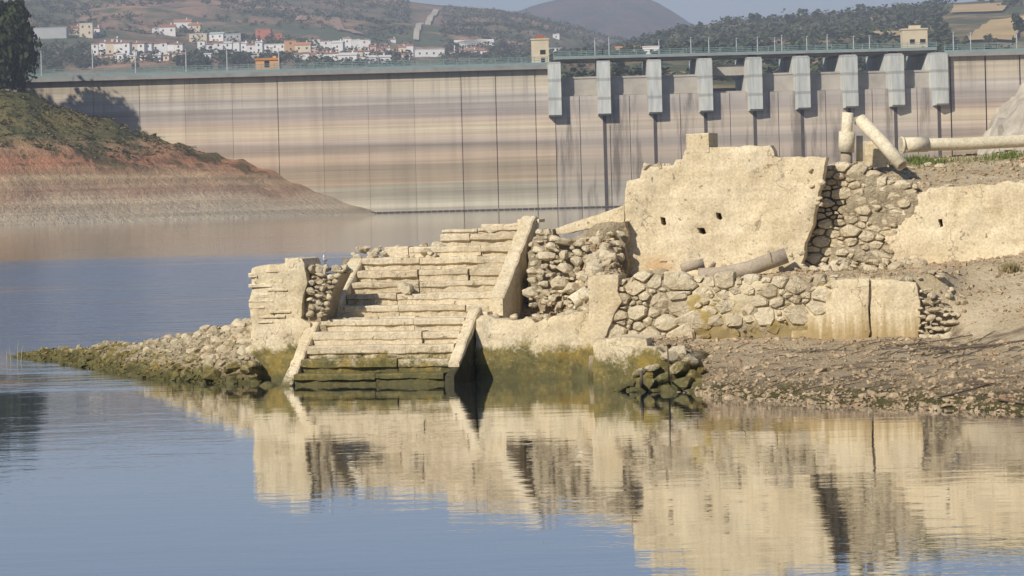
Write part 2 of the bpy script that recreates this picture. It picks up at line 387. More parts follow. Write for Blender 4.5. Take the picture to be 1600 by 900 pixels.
def heightfield(name, xs, ys, fn, mat, smooth=True):
    nx, ny = len(xs), len(ys)
    v = [(x, y, fn(x, y)) for y in ys for x in xs]
    f = [(j*nx+i, j*nx+i+1, (j+1)*nx+i+1, (j+1)*nx+i) for j in range(ny-1) for i in range(nx-1)]
    return mesh(name, v, f, mat, None, smooth)
xs = list(np.arange(-14.5, 17, 0.14))+list(np.arange(17, 45, 1.0))
ys = list(np.arange(42, 69, 0.13))+list(np.arange(69, 84, 0.4))
bank = tag(heightfield('lake_bank', xs, ys, ground_h, M_ground), 'dry pale earth bank and terrace carrying the ruins', kind='structure')

# ------------------------------------------------------------------ masonry builders
def resample(poly, step, jag, seed=0):
    out = []; n = len(poly)
    for i in range(n):
        a = Vector(poly[i]); b = Vector(poly[(i+1) % n]); L = (b-a).length; k = max(1, int(L/step))
        nn = Vector((-(b-a).y, (b-a).x)).normalized() if L > 0 else Vector((0, 0))
        for j in range(k):
            p = a.lerp(b, j/k)
            q = fbm(p.x*3.1+seed, p.y*3.1, seed*1.7, 4)*jag*1.6+noise.noise(Vector((p.x*11, p.y*11, seed)))*jag*0.5
            out.append((p.x+nn.x*q, p.y+nn.y*q))
    return out
def inside(p, poly):
    c = False; n = len(poly); x, y = p; j = n-1
    for i in range(n):
        xi, yi = poly[i]; xj, yj = poly[j]
        if (yi > y) != (yj > y) and x < (xj-xi)*(y-yi)/(yj-yi)+xi: c = not c
        j = i
    return c
def bdist(p, poly):
    m = 9e9; px, py = p
    for i in range(len(poly)):
        ax, ay = poly[i-1]; bx, by = poly[i]; dx, dy = bx-ax, by-ay; L = dx*dx+dy*dy or 1e-9
        t = min(1, max(0, ((px-ax)*dx+(py-ay)*dy)/L)); m = min(m, math.hypot(px-ax-t*dx, py-ay-t*dy))
    return m
def slab(name, poly, y0, y1, mat, parent=None, res=0.1, jag=0.02, disp=0.02, holes=(), seed=1, edge=0.02):
    """a slab whose front follows the outline in (x,z); front at y0 with uneven relief, back at y1"""
    if jag or res: out = resample(poly, res, jag, seed)
    pts = list(out); edges = [(i, (i+1) % len(out)) for i in range(len(out))]
    hs = []
    for h in holes:
        hp = resample(h, res*0.5, jag*0.4, seed+3); b = len(pts)
        pts += hp; edges += [(b+i, b+(i+1) % len(hp)) for i in range(len(hp))]; hs.append(hp)
    nb = len(pts); r = random.Random(seed)
    xs_ = [p[0] for p in out]; zs_ = [p[1] for p in out]
    z = min(zs_)
    while z < max(zs_):
        x = min(xs_)
        while x < max(xs_):
            p = (x+r.uniform(-.3, .3)*res, z+r.uniform(-.3, .3)*res)
            if inside(p, out) and bdist(p, out) > res*0.45 and not any(inside(p, h) or bdist(p, h) < res*0.3 for h in hs): pts.append(p)
            x += res
        z += res
    vs, es, fs, *_ = geometry.delaunay_2d_cdt([Vector(p) for p in pts], edges, [], 2, 1e-6)
    if hs: fs = [q for q in fs if not any(inside((sum(vs[i].x for i in q)/len(q), sum(vs[i].y for i in q)/len(q)), h) for h in hs)]
    cnt = {}
    for f in fs:
        for i in range(len(f)):
            e = (f[i], f[(i+1) % len(f)]); k = (min(e), max(e)); cnt.setdefault(k, []).append(e)
    bound = [e[0] for e in cnt.values() if len(e) == 1]
    bset = {i for e in bound for i in e}
    def fy(i):
        p = vs[i]
        y = y0+disp*(fbm(p.x*1.1+seed, p.y*1.1, 5, 5)*1.2+fbm(p.x*5, p.y*5, seed, 3)*0.35)
        return y+(edge if i in bset else 0)
    front = [(p.x, fy(i), p.y) for i, p in enumerate(vs)]
    v = list(front); f = [tuple(q) for q in fs]; sm = [True]*len(f)
    nB = len(v); v += [(p.x, y1, p.y) for p in vs]; f += [tuple(i+nB for i in reversed(q)) for q in fs]; sm += [False]*len(fs)
    for a, b in bound:
        k = len(v); v += [front[a], front[b], (vs[b].x, y1, vs[b].y), (vs[a].x, y1, vs[a].y)]
        f.append((k+3, k+2, k+1, k)); sm.append(False)
    o = mesh(name, v, f, mat, parent)
    o.data.polygons.foreach_set('use_smooth', sm)
    # outward normals: front must face -y
    if fs:
        a, b, c = (Vector(front[i]) for i in fs[0][:3])
        if (b-a).cross(c-a).y > 0: o.data.flip_normals()
    return o

def clip(poly, nx, ny, c):
    """keep nx*x+ny*y <= c"""
    out = []
    for i in range(len(poly)):
        a = poly[i-1]; b = poly[i]; da = nx*a[0]+ny*a[1]-c; db = nx*b[0]+ny*b[1]-c
        if (da <= 0) != (db <= 0):
            t = da/(da-db); out.append((a[0]+(b[0]-a[0])*t, a[1]+(b[1]-a[1])*t))
        if db <= 0: out.append(b)
    return out
def stone_cells(region, size, aspect=1.5, seed=1, gap=0.02, course=0.0, maxr=1.0):
    r = random.Random(seed)
    x0 = min(p[0] for p in region); x1 = max(p[0] for p in region); z0 = min(p[1] for p in region); z1 = max(p[1] for p in region)
    pts = []
    for it in range(7000):
        p = (r.uniform(x0, x1)/aspect, r.uniform(z0, z1))
        if not inside((p[0]*aspect, p[1]), region): continue
        s = size*(r.uniform(1.1, 1.6) if it < 60 else r.uniform(.7, 1.2) if it < 900 else r.uniform(.38, .8))
        if all(math.hypot(p[0]-q[0], p[1]-q[1]) > (s+q[2])*0.5 for q in pts): pts.append((p[0], p[1], s))
    cells = []
    for i, p in enumerate(pts):
        m = p[2]*maxr; poly = [(p[0]+m*math.cos(k*math.pi/4+.39), p[1]+m*0.9*math.sin(k*math.pi/4+.39)) for k in range(8)]
        for j, q in enumerate(pts):
            if i == j: continue
            dx, dy = q[0]-p[0], q[1]-p[1]; L = math.hypot(dx, dy)
            if L > 3*size: continue
            nx, ny = dx/L, dy/L; mid = p[0]*nx+p[1]*ny+L*(p[2]/(p[2]+q[2]))-gap*r.choice((.35, .6, 1, 1.3))
            poly = clip(poly, nx, ny, mid)
            if len(poly) < 3: break
        if len(poly) < 3: continue
        # soften the corners unevenly
        soft = []
        for k in range(len(poly)):
            a, b, c = poly[k-1], poly[k], poly[(k+1) % len(poly)]
            if math.hypot(a[0]-b[0], a[1]-b[1]) < size*0.06: continue
            w1, w2 = r.uniform(.04, .2), r.uniform(.04, .2)
            soft += [(lerp(b[0], a[0], w1), lerp(b[1], a[1], w1)), (lerp(b[0], c[0], w2), lerp(b[1], c[1], w2))]
        if len(soft) < 4: continue
        cells.append([(x*aspect, z) for x, z in soft])
    return cells
def stone(poly, y_front, y_back, mat, parent, r, bulge=0.05, name='stone'):
    n = len(poly); cx = sum(p[0] for p in poly)/n; cz = sum(p[1] for p in poly)/n
    tx, tz = r.uniform(-.16, .16), r.uniform(-.2, .2)
    size = max(abs(p[0]-cx) for p in poly)
    bul = bulge*r.uniform(.5, 1.5)
    def ring(s, y, j): return [(( p[0]-cx)*s*(1+r.uniform(-j, j)), y+(p[0]-cx)*s*tx+(p[1]-cz)*s*tz+r.uniform(-j, j)*0.18, (p[1]-cz)*s*(1+r.uniform(-j, j))) for p in poly]
    v = ring(0.96, (y_back-y_front), 0.02)+ring(1.0, 0.02, 0.05)+ring(0.87, -bul*.7, 0.08)+[(0, -bul*r.uniform(.9, 1.4), 0)]
    f = []
    for k in range(2):
        for i in range(n): f.append((k*n+i, k*n+(i+1) % n, (k+1)*n+(i+1) % n, (k+1)*n+i))
    for i in range(n): f.append((2*n+i, 2*n+(i+1) % n, 3*n))
    o = mesh(name, v, f, mat, parent); o.location = (cx, y_front+r.uniform(-.035, .035), cz)
    # polys may wind either way
    a = sum(poly[i-1][0]*poly[i][1]-poly[i][0]*poly[i-1][1] for i in range(n))
    if a < 0: o.data.flip_normals()
    return o
def stone_wall(region, y_front, parent, size, seed, aspect=1.5, gap=0.018, mat=None, bulge=0.05, depth=0.25, maxr=1.0):
    r = random.Random(seed+50)
    for c in stone_cells(region, size, aspect, seed, gap, maxr=maxr): stone(c, y_front, y_front+depth, mat or M_stone, parent, r, bulge*.75)

ROCKS = []
def make_rocks():
    for k in range(12):
        r = random.Random(100+k); bm = bmesh.new(); bmesh.ops.create_icosphere(bm, subdivisions=2, radius=1)
        planes = [(Vector((r.gauss(0, 1), r.gauss(0, 1), r.gauss(0, 1))).normalized(), r.uniform(.48, .85)) for _ in range(10)]
        for v in bm.verts:
            cu = v.co/max(abs(v.co.x), abs(v.co.y), abs(v.co.z)); v.co = v.co.lerp(cu*.86, .72)*(1+r.uniform(-.07, .07))
            for n, c in planes:
                d = v.co.dot(n)
                if d > c: v.co -= n*(d-c)*0.93
        me = bpy.data.meshes.new('rock'); bm.to_mesh(me); bm.free(); me.materials.append(M_stone); ROCKS.append(me)
make_rocks()
def rock(p, s, parent=None, r=rng, flat=0.62, name='stone'):
    o = bpy.data.objects.new(name, r.choice(ROCKS)); link(o, parent)
    o.scale = (s*r.uniform(.8, 1.35), s*r.uniform(.7, 1.1), s*flat*r.uniform(.75, 1.25))
    o.rotation_euler = (r.uniform(-.4, .4), r.uniform(-.4, .4), r.uniform(0, 6.3)); o.location = p
    return o

def rough_block(name, x0, x1, y0, y1, z0, z1, mat, parent, r, chip=0.018, seg=0.11, under=0.0):
    """a hewn block with worn, chipped front edge; under = how far the riser is eaten away below the nosing"""
    n = max(2, int((x1-x0)/seg)); prof_n = 8; v = []; f = []
    sd = r.uniform(0, 99); h = z1-z0; tl = r.uniform(-1, 1)*chip*.6; nose = r.uniform(.42, .62)
    for i in range(n+1):
        x = lerp(x0, x1, i/n)+(r.uniform(-.02, .02) if 0 < i < n else 0)
        a = noise.noise(Vector((x*2.7, sd, 0)))*chip+r.uniform(-chip, chip)*0.7
        b = noise.noise(Vector((x*2.7, sd, 9)))*chip+r.uniform(-chip, chip)*0.5+tl*(i/n-.5)*2
        c = abs(noise.noise(Vector((x*3.9, sd, 4))))*chip*2.4+0.012
        if r.random() < .10 and chip > .015: c += chip*1.5
        u = under*(0.75+0.9*noise.noise(Vector((x*2.2, sd, 17))))+under*r.uniform(-.25, .25)
        e = noise.noise(Vector((x*3.3, sd, 23)))*.10
        v += [(x, y0+max(0, u)+a*0.4, z0), (x, y0+max(0, u)+a*.5, z0+h*(nose+e)-min(.03, h*.1)), (x, y0+a, z0+h*(nose+e)), (x, y0+a, z1-c*1.3+b*0.3), (x, y0+a+c, z1+b*0.6), (x, (y0+y1)/2, z1+b), (x, y1, z1+b*0.4), (x, y1, z0)]
    for i in range(n):
        for k in range(prof_n):
            f.append((i*prof_n+k, i*prof_n+(k+1) % prof_n, (i+1)*prof_n+(k+1) % prof_n, (i+1)*prof_n+k))
    f += [tuple(range(prof_n-1, -1, -1)), tuple(range(n*prof_n, n*prof_n+prof_n))]
    o = mesh(name, v, f, mat, parent); fix_normals(o); return o
def course(parent, x0, x1, y0, y1, z0, z1, r, lens=(0.7, 1.5), mat=None, chip=0.018, drop=0.0, name='step_block', under=0.055):
    x = x0
    while x < x1-0.05:
        L = r.uniform(*lens); e = x+L
        if x1-e < 0.35: e = x1
        if r.random() >= drop:
            dz = r.uniform(-.012, .012); dy = r.uniform(-.025, .025)
            g = r.choice((.004, .008, .016)); rough_block(name, x+g, e-g, y0+dy, y1, z0, z1+dz, mat or M_step, parent, r, chip, under=under*r.uniform(.4, 1.5))
        x = e

# ------------------------------------------------------------------ lower staircase
R = random.Random(21)
st = FS.empty('staircase', 'lower flight of five broad stone steps descending into the water between two sloping kerbs', 'staircase')
w_in0 = 0.16; w_in1 = FS.at(702, 577)[0]-0.12
RISE, TREAD, NS = 0.245, 0.40, 5
MB().prism([(0.25, -0.8), (NS*TREAD+.4, -0.8), (NS*TREAD+.4, NS*RISE-.25), (NS*TREAD-.1, NS*RISE-.25), (0.25, -0.1)], w_in0-.05, w_in1+.05).build('core', M_mortar, st)
fix_normals(bpy.data.objects['core'])
for k in range(-1, NS):
    y0 = k*TREAD; z1 = (k+1)*RISE-0.02
    course(st, w_in0, w_in1, y0, y0+TREAD+0.12, z1-RISE-0.02, z1, R, (1.2, 2.6), chip=0.016)
def sloped_kerb(parent, x0, x1, pts, mat, name='parapet', r=R, jag=0.012, zb=((0, -0.8),)):
    """kerb: side profile pts in (y,z) going up the top edge, down to zb"""
    top = []
    for (a, b), (c, d) in zip(pts, pts[1:]):
        n = max(1, int(math.hypot(c-a, d-b)/0.14))
        top += [(lerp(a, c, i/n), lerp(b, d, i/n)) for i in range(n)]
    top.append(pts[-1])
    cols = []
    for i, (y, z) in enumerate(top):
        a, b = r.uniform(-jag, jag), r.uniform(-jag, jag)
        cols.append([(x0+a*0.5, y, interp(y, zb)), (x0+a, y, z-0.025+b), (x0+0.03+a, y, z+b), (x1-0.03-b, y, z+a), (x1-b, y, z-0.025+a), (x1-b*.5, y, interp(y, zb))])
    v = [p for c in cols for p in c]; f = []; n = 6
    for i in range(len(cols)-1):
        for k in range(n): f.append((i*n+k, (i+1)*n+k, (i+1)*n+(k+1) % n, i*n+(k+1) % n))
    f += [tuple(range(n)), tuple(range((len(cols)-1)*n+n-1, (len(cols)-1)*n-1, -1))]
    return fix_normals(mesh(name, v, f, mat, parent))
RUN = NS*TREAD
sloped_kerb(st, w_in0-0.23, w_in0-0.005, [(-0.30, -0.10), (RUN-0.12, NS*RISE+0.12), (RUN+0.12, NS*RISE+0.13)], M_kerb, 'parapet')
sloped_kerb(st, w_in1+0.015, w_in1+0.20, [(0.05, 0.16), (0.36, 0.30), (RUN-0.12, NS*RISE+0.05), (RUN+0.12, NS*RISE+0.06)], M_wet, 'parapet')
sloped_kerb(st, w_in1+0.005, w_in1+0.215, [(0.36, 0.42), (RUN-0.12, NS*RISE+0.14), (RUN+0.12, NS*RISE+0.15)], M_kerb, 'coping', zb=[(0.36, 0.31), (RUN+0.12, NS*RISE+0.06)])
# short upright stub at the head of the right kerb
hx, hz = FS.at(741, 488, RUN)
rough_block('post', w_in1+0.14, w_in1+0.36, RUN-0.02, RUN+.3, 0.3, hz+0.02, M_plaster, st, R)

# ------------------------------------------------------------------ upper staircase
yU = RUN+0.30
NU, RU, TU = 7, 0.228, 0.37
zL = NS*RISE-0.02
uxl = FS.at(510, 500, yU)[0]; uxr = FS.at(790, 490, yU)[0]
su = FS.empty('staircase', 'upper flight of broken stone steps with a long dark-sided parapet on its right', 'staircase')
ul, ur = uxl+0.30, uxr-0.33
# landing slabs
course(su, w_in0-0.05, uxr-0.05, RUN+0.0, yU+0.25, zL-0.3, zL+0.015, R, (0.7, 1.4), name='landing_slab')
for k in range(NU):
    y0 = yU+k*TU; z1 = zL+(k+1)*RU
    xa, xb = ul, ur+0.02
    if k == 5: xa = FS.at(640, 400, y0)[0]
    if k == 6: xa = FS.at(688, 380, y0)[0]
    course(su, xa, xb, y0, y0+TU+0.10, z1-RU-0.02, z1, R, (0.6, 1.6), chip=0.024, drop=0.05 if k in (3, 4) else 0.0)
# the last courses at top right: thin slabs, some missing
xa = FS.at(692, 372, yU+NU*TU)[0]
zt = zL+NU*RU
course(su, xa, ur, yU+6*TU+.22, yU+NU*TU+.5, zt, zt+0.10, R, (0.6, 1.0), chip=0.03, name='slab')
rough_block('slab', FS.at(752, 365, yU+7*TU)[0], ur-0.02, yU+7*TU, yU+7*TU+.4, zt+0.10, zt+0.19, M_step, su, R, 0.03)
c1 = [(yU+0.18, -0.3), (yU+NU*TU+.5, -0.3), (yU+NU*TU+.5, zt-.05), (yU+NU*TU-.1, zt-.05), (yU+0.15, zL-0.1)]
core = MB().prism([(yU+0.2, -0.3), (yU+5*TU+.1, -0.3), (yU+5*TU+.1, zL+5*RU-.16), (yU+4.6*TU, zL+5*RU-.18), (yU+0.2, zL-0.05)], ul-0.1, ur+.05).build('core', M_mortar, su); fix_normals(core)
core = MB().prism([(yU+5*TU, -0.3), (yU+NU*TU+.45, -0.3), (yU+NU*TU+.45, zt-.06), (yU+NU*TU-.1, zt-.06), (yU+5*TU, zL+5*RU-.2)], FS.at(692, 380, yU+6*TU)[0], ur+.04).build('core', M_mortar, su); fix_normals(core)
# parapets
sloped_kerb(su, ul-0.30, ul-0.004, [(yU-0.03, zL+0.36), (yU+0.10, zL+0.37), (yU+4.3*TU, zL+4.6*RU+0.10)], M_plaster, 'parapet')
pk = sloped_kerb(su, ur+0.004, ur+0.29, [(yU-0.03, zL+0.34), (yU+0.06, zL+0.36), (yU+NU*TU+0.1, zt+0.34), (yU+NU*TU+0.35, zt+0.34)], M_plaster, 'parapet')
bx0 = FS.at(806, 345, yU+NU*TU)[0]; bz = FS.at(806, 343, yU+NU*TU)[1]
rough_block('coping_block', ur-0.10, ur+0.36, yU+NU*TU+0.12, yU+NU*TU+0.6, zt+0.2, bz, M_plaster, su, R, 0.012)

# boulder lying on the upper steps, rubble at the broken head
tag(rock(FS.world(FS.at(632, 463, yU+TU)[0], yU+1*TU+0.15, zL+RU*2+0.07), 0.25, None, R, 0.5, 'boulder'), 'rounded loose boulder resting on the upper steps', 'boulder')
hr = FS.empty('rubble_heap', 'jumbled stones heaped along the broken left head of the upper flight', 'rubble')
for i in range(46):
    px = R.uniform(552, 695); dy = R.uniform(-.1, .9); s = R.uniform(.07, .15)
    if 590 < px < 655: s *= .55
    x = FS.at(px, 405, yU+5*TU+dy)[0]
    z = zL+5*RU+0.02+R.uniform(-.03, .10)+(0.12 if dy > .3 else 0)
    rock((x, yU+5*TU+dy, z), s, hr, R, 0.7)
MB().box(FS.at(545, 410, yU+5*TU+.4)[0], FS.at(700, 410, yU+5*TU+.4)[0], yU+5*TU-.02, yU+6*TU+.6, 0.0, zL+5*RU).build('core', M_mortar, hr)
b0, b1 = FS.at(601, 400, yU+5.6*TU), FS.at(646, 388, yU+5.6*TU)
b0, b1 = FS.at(601, 399, yU+5.1*TU), FS.at(646, 385, yU+5.1*TU)
lb = FS.empty('masonry_block', 'flat masonry block standing alone above the rubble at the stair head', 'block')
rough_block('block', b0[0], b1[0]-.12, yU+5.1*TU, yU+5.1*TU+.4, b1[1]-0.22, b1[1], M_step, lb, R, 0.012)
for i in range(3): rough_block('brick', b1[0]-.10+i*0.06, b1[0]-.06+i*.06, yU+5.1*TU, yU+5.1*TU+.3, b1[1]-0.24+.02*i, b1[1]-0.02, M_step, lb, R, 0.006, 0.03)

# ------------------------------------------------------------------ left pier wall
R = random.Random(31)
pw = FR.empty('ruined_wall', 'square plastered pier with green algae foot, left of the stairs', 'wall')
slab('plaster', FR.poly([(394, 640), (393, 520), (392, 470), (395, 418), (425, 413), (446, 411), (447, 404), (474, 404), (477, 420), (482, 440), (474, 470), (470, 498), (486, 505), (486, 640)]), -0.06, 0.95, M_plaster, pw, 0.085, 0.03, 0.05, seed=4)
x0, x1 = FR.at(470, 500)[0], FR.at(548, 500)[0]
z1 = FR.at(500, 421)[1]
slab('core', FR.poly([(468, 640), (468, 432), (500, 427), (532, 428), (516, 460), (508, 500), (508, 640)], 0.1), 0.12, 0.8, M_mortar, pw, 0.12, 0.03, 0.03, seed=5)
def rock_face(fr, poly_px, off0, off1, z0, z1, n, smin, smax, parent, r, flat=.72):
    """individual rocks piled into a battered face: off0 at height z0 to off1 at z1"""
    xs_ = [q[0] for q in poly_px]; ys_ = [q[1] for q in poly_px]; done = []; tries = 0
    while len(done) < n and tries < n*60:
        tries += 1; px, py = r.uniform(min(xs_), max(xs_)), r.uniform(min(ys_), max(ys_))
        if not inside((px, py), poly_px): continue
        x, z = fr.at(px, py, (off0+off1)/2); t = (z-z0)/(z1-z0); off = lerp(off0, off1, t); x, z = fr.at(px, py, off)
        s_ = r.uniform(smin, smax)*(1 if tries < n*6 else .6)
        if any(math.hypot(x-q[0], (z-q[1])*1.25) < (s_+q[2])*.74 for q in done): continue
        done.append((x, z, s_)); flat_ = flat*r.uniform(.7, 1.1); o = rock((x, off+r.uniform(-.06, .06), z), s_, parent, r, flat_); o.rotation_euler = (r.uniform(-.25, .25), r.uniform(-.2, .2), r.uniform(-.5, .5))
rock_face(FR, [(484, 494), (482, 436), (500, 428), (526, 431), (518, 450), (509, 494)], 0.0, .1, 1.2, 2.2, 40, .07, .15, pw, R, .7)
x1 = FR.at(532, 430)[0]
for i in range(20): rock((lerp(x0, x1, R.random()), R.uniform(.1, .7), z1+R.uniform(-.06, .03)), R.uniform(.06, .15), pw, R, 0.7)
for k in range(11):   # layered courses showing on the left face of the pier
    zz = FR.at(400, 418+k*8.3+R.uniform(-2, 2))[1]; xx = FR.at(393+R.choice((0, 0, 12, 30)), 460)[0]
    rough_block('brick', xx-R.uniform(.01, .05), xx+R.uniform(.15, .6), -0.06-R.uniform(.0, .03), .3, zz-R.uniform(.03, .08), zz, M_plaster, pw, R, 0.022, 0.07)

# ------------------------------------------------------------------ mossy retaining wall in the water
rw = FR.empty('retaining_wall', 'mossy plastered retaining wall rising from the water right of the stairs', 'wall')
slab('plaster', FR.poly([(742, 640), (745, 500), (752, 494), (775, 498), (800, 500), (822, 497), (836, 506), (850, 498), (880, 494), (905, 488), (926, 486), (930, 640)]), -0.02, 0.4, M_plaster, rw, 0.09, 0.035, 0.07, seed=9)
slab('core', FR.poly([(728, 640), (735, 506), (850, 506), (926, 496), (930, 640)], .2), 0.35, 0.8, M_mortar, rw, 0.15, 0.05, 0.06, seed=10)
for i in range(14):
    px = R.uniform(745, 920); x = FR.at(px, 495)[0]; rock((x, R.uniform(.1, .6), FR.at(px, 497)[1]+R.uniform(-.02, .03)), R.uniform(.05, .12), rw, R, 0.6)

# ------------------------------------------------------------------ rubble slope between the stairs and the big wall
rs = FR.empty('rubble_heap', 'steep slope of tumbled stones between upper stair parapet and big wall', 'rubble')
xs0 = FR.at(828, 440, 1.2)[0]
cw = FR.poly([(822, 470), (823, 380), (842, 356), (858, 358), (866, 372), (905, 368), (940, 350), (975, 346), (975, 470)], 2.6)
slab('core', cw, 2.75, 3.3, M_plaster_core, rs, 0.10, 0.06, 0.22, seed=14)
rock_face(FR, [(905, 440), (905, 376), (940, 360), (970, 364), (968, 425)], 2.3, 2.7, 1.4, 2.8, 50, .07, .16, rs, R, .8)
rock_face(FR, [(829, 478), (828, 385), (842, 358), (858, 360), (872, 376), (908, 372), (922, 400), (918, 450), (885, 478)], 1.35, 2.2, 1.05, 2.8, 85, .09, .23, rs, R, .78)
slab('core', FR.poly([(825, 500), (826, 395), (845, 372), (870, 385), (915, 385), (925, 500)], 2.2), 2.2, 2.8, M_mortar, rs, 0.15, 0.05, 0.12, seed=15)
for i in range(95):
    t = R.random(); px = R.uniform(828, 968); off = lerp(0.55, 2.9, t); x = FR.at(px, 430, off)[0]
    p = FR.world(x, off); z = max(ground_h(p.x, p.y), 0.9+0.5*off if px > 880 else 0)
    rock((x, off, min(z, 2.6)+R.uniform(-.03, .05)), R.uniform(.07, .2), rs, R, 0.75)
# leaning slab that closes the rubble at the top
sl = FR.empty('wall_stub', 'low sloping plastered wall stub running up to the big wall', 'wall')
slab('plaster', FR.poly([(868, 356), (905, 346), (938, 334), (975, 320), (976, 420), (955, 420), (940, 352), (905, 362), (870, 366)], 3.1), 3.05, 3.5, M_plaster, sl, 0.09, 0.02, 0.03, seed=17)

# ------------------------------------------------------------------ big plaster wall
bw = FB.empty('ruined_wall', 'tall cream plastered wall with three small dark holes and a square block on top', 'wall')
def hole(px, py, w, h): return FB.poly([(px-w, py-h), (px+w*.6, py-h*.8), (px+w, py+h*.6), (px+w*.2, py+h), (px-w*.7, py+h*.5)])
big = [(964, 428), (968, 400), (972, 360), (977, 300), (980, 284), (1000, 278), (1004, 262), (1052, 258), (1056, 250), (1066, 249), (1070, 232), (1125, 230), (1203, 227), (1210, 244), (1262, 246), (1292, 246),
       (1284, 280), (1275, 320), (1268, 350), (1258, 380), (1253, 412), (1240, 430), (1100, 436), (1000, 432)]
q_ = FB.at(1030, 418); M_bigwall = spot_stain(M_plaster, 'big_wall_plaster', FB.world(q_[0], 0, q_[1]), .34, (0.62, 0.38, 0.17))
slab('plaster', FB.poly(big), 0.0, 0.42, M_bigwall, bw, 0.085, 0.022, 0.06, holes=[hole(1036, 346, 5, 7), hole(1096, 361, 7, 6), hole(1123, 338, 5, 6.5)], seed=23)
slab('core', FB.poly([(985, 428), (992, 300), (1010, 282), (1066, 262), (1074, 240), (1200, 238), (1205, 256), (1268, 260), (1280, 280), (1262, 330), (1236, 428)], 0.45), 0.46, 0.75, M_plaster_core, bw, 0.2, 0.03, 0.0, seed=24)
b = FB.poly([(1072, 209), (1107, 208), (1107, 234), (1072, 234)])
rough_block('block', b[0][0], b[1][0], 0.0, 0.95, b[2][1]-.05, b[0][1], M_plaster, bw, R, 0.012, 0.1)
for i in range(26):
    px = R.uniform(1000, 1056); x, z = FB.at(px, 261+R.uniform(-4, 10))
    rock((x, R.uniform(-.01, .3), z), R.uniform(.04, .09), bw, R, 0.8)
for i in range(42):   # stones showing where the render has come off along the foot and the right edge
    px, py = R.choice(((R.uniform(985, 1250), R.uniform(404, 430)), (R.uniform(1170, 1256), R.uniform(385, 425)), (R.uniform(1262, 1286), R.uniform(262, 330))))
    x, z = FB.at(px, py); rock((x, R.uniform(.01, .05), z), R.uniform(.04, .11), bw, R, 0.7)
# orange rust stain of a fallen tile at the foot
tag(rock(FB.world(*(lambda q: (q[0], -0.12, q[1]))(FB.at(1035, 428, -.1))), 0.30, None, R, 0.4, 'boulder'), 'pale half-buried boulder at the foot of the big wall', 'boulder')

# ------------------------------------------------------------------ stone wall and plastered wall right of it
w2 = FB.empty('ruined_wall', 'long terrace wall, bare rubble stone on its left and cream plaster on its right', 'wall')
OFF = 0.52
reg = [(1256, 412), (1262, 375), (1274, 340), (1284, 300), (1292, 262), (1310, 258), (1330, 268), (1370, 276), (1405, 288), (1420, 302), (1402, 330), (1392, 360), (1398, 392), (1350, 408), (1300, 414)]
slab('core', FB.poly([(1240, 430), (1262, 330), (1284, 262), (1320, 262), (1410, 288), (1440, 300), (1440, 430)], OFF+.1), OFF+.075, OFF+.7, M_mortar, w2, 0.08, 0.04, 0.10, seed=33)
stone_wall(FB.poly(reg, OFF), OFF+0.02, w2, 0.15, 37, 1.75, 0.010, bulge=0.06)
slab('earth_fill', FB.poly([(1312, 412), (1318, 380), (1308, 350), (1322, 325), (1312, 300), (1326, 276), (1350, 272), (1405, 286), (1432, 302), (1425, 412)], OFF), OFF+.012, OFF+.2, M_mortar, w2, 0.07, 0.05, 0.085, seed=38)
slab('plaster', FB.poly([(1384, 440), (1388, 408), (1396, 396), (1384, 372), (1402, 352), (1394, 334), (1412, 322), (1408, 306), (1440, 298), (1500, 292), (1560, 288), (1640, 282), (1740, 276), (1740, 440)], OFF), OFF-0.02, OFF+.5, M_plaster, w2, 0.08, 0.045, 0.06,
     holes=[FB.poly([(1466, 343), (1472, 342), (1474, 354), (1468, 356)], OFF)], seed=35)
slab('backing', FB.poly([(1440, 400), (1440, 320), (1500, 306), (1730, 296), (1730, 400)], OFF+.5), OFF+.52, OFF+.7, M_plaster_core, w2, 0.3, 0.0, 0.0, seed=36)
for i in range(40):
    px = R.uniform(1292, 1640); x, z = FB.at(px, interp(px, [(1292, 258), (1410, 288), (1450, 300), (1640, 286)]), OFF)
    rock((x, OFF+R.uniform(.0, .5), z+R.uniform(-.03, .04)), R.uniform(.05, .13), w2, R, 0.7)
for i in range(46):   # spill at the foot
    px = R.uniform(1235, 1440); off = R.uniform(-.5, .35); x = FB.at(px, 405, off)[0]; p = FB.world(x, off)
    rock((x, off, ground_h(p.x, p.y)+R.uniform(0, .06)+(0.08 if off > 0 else 0)), R.uniform(.06, .17), w2, R, 0.65)

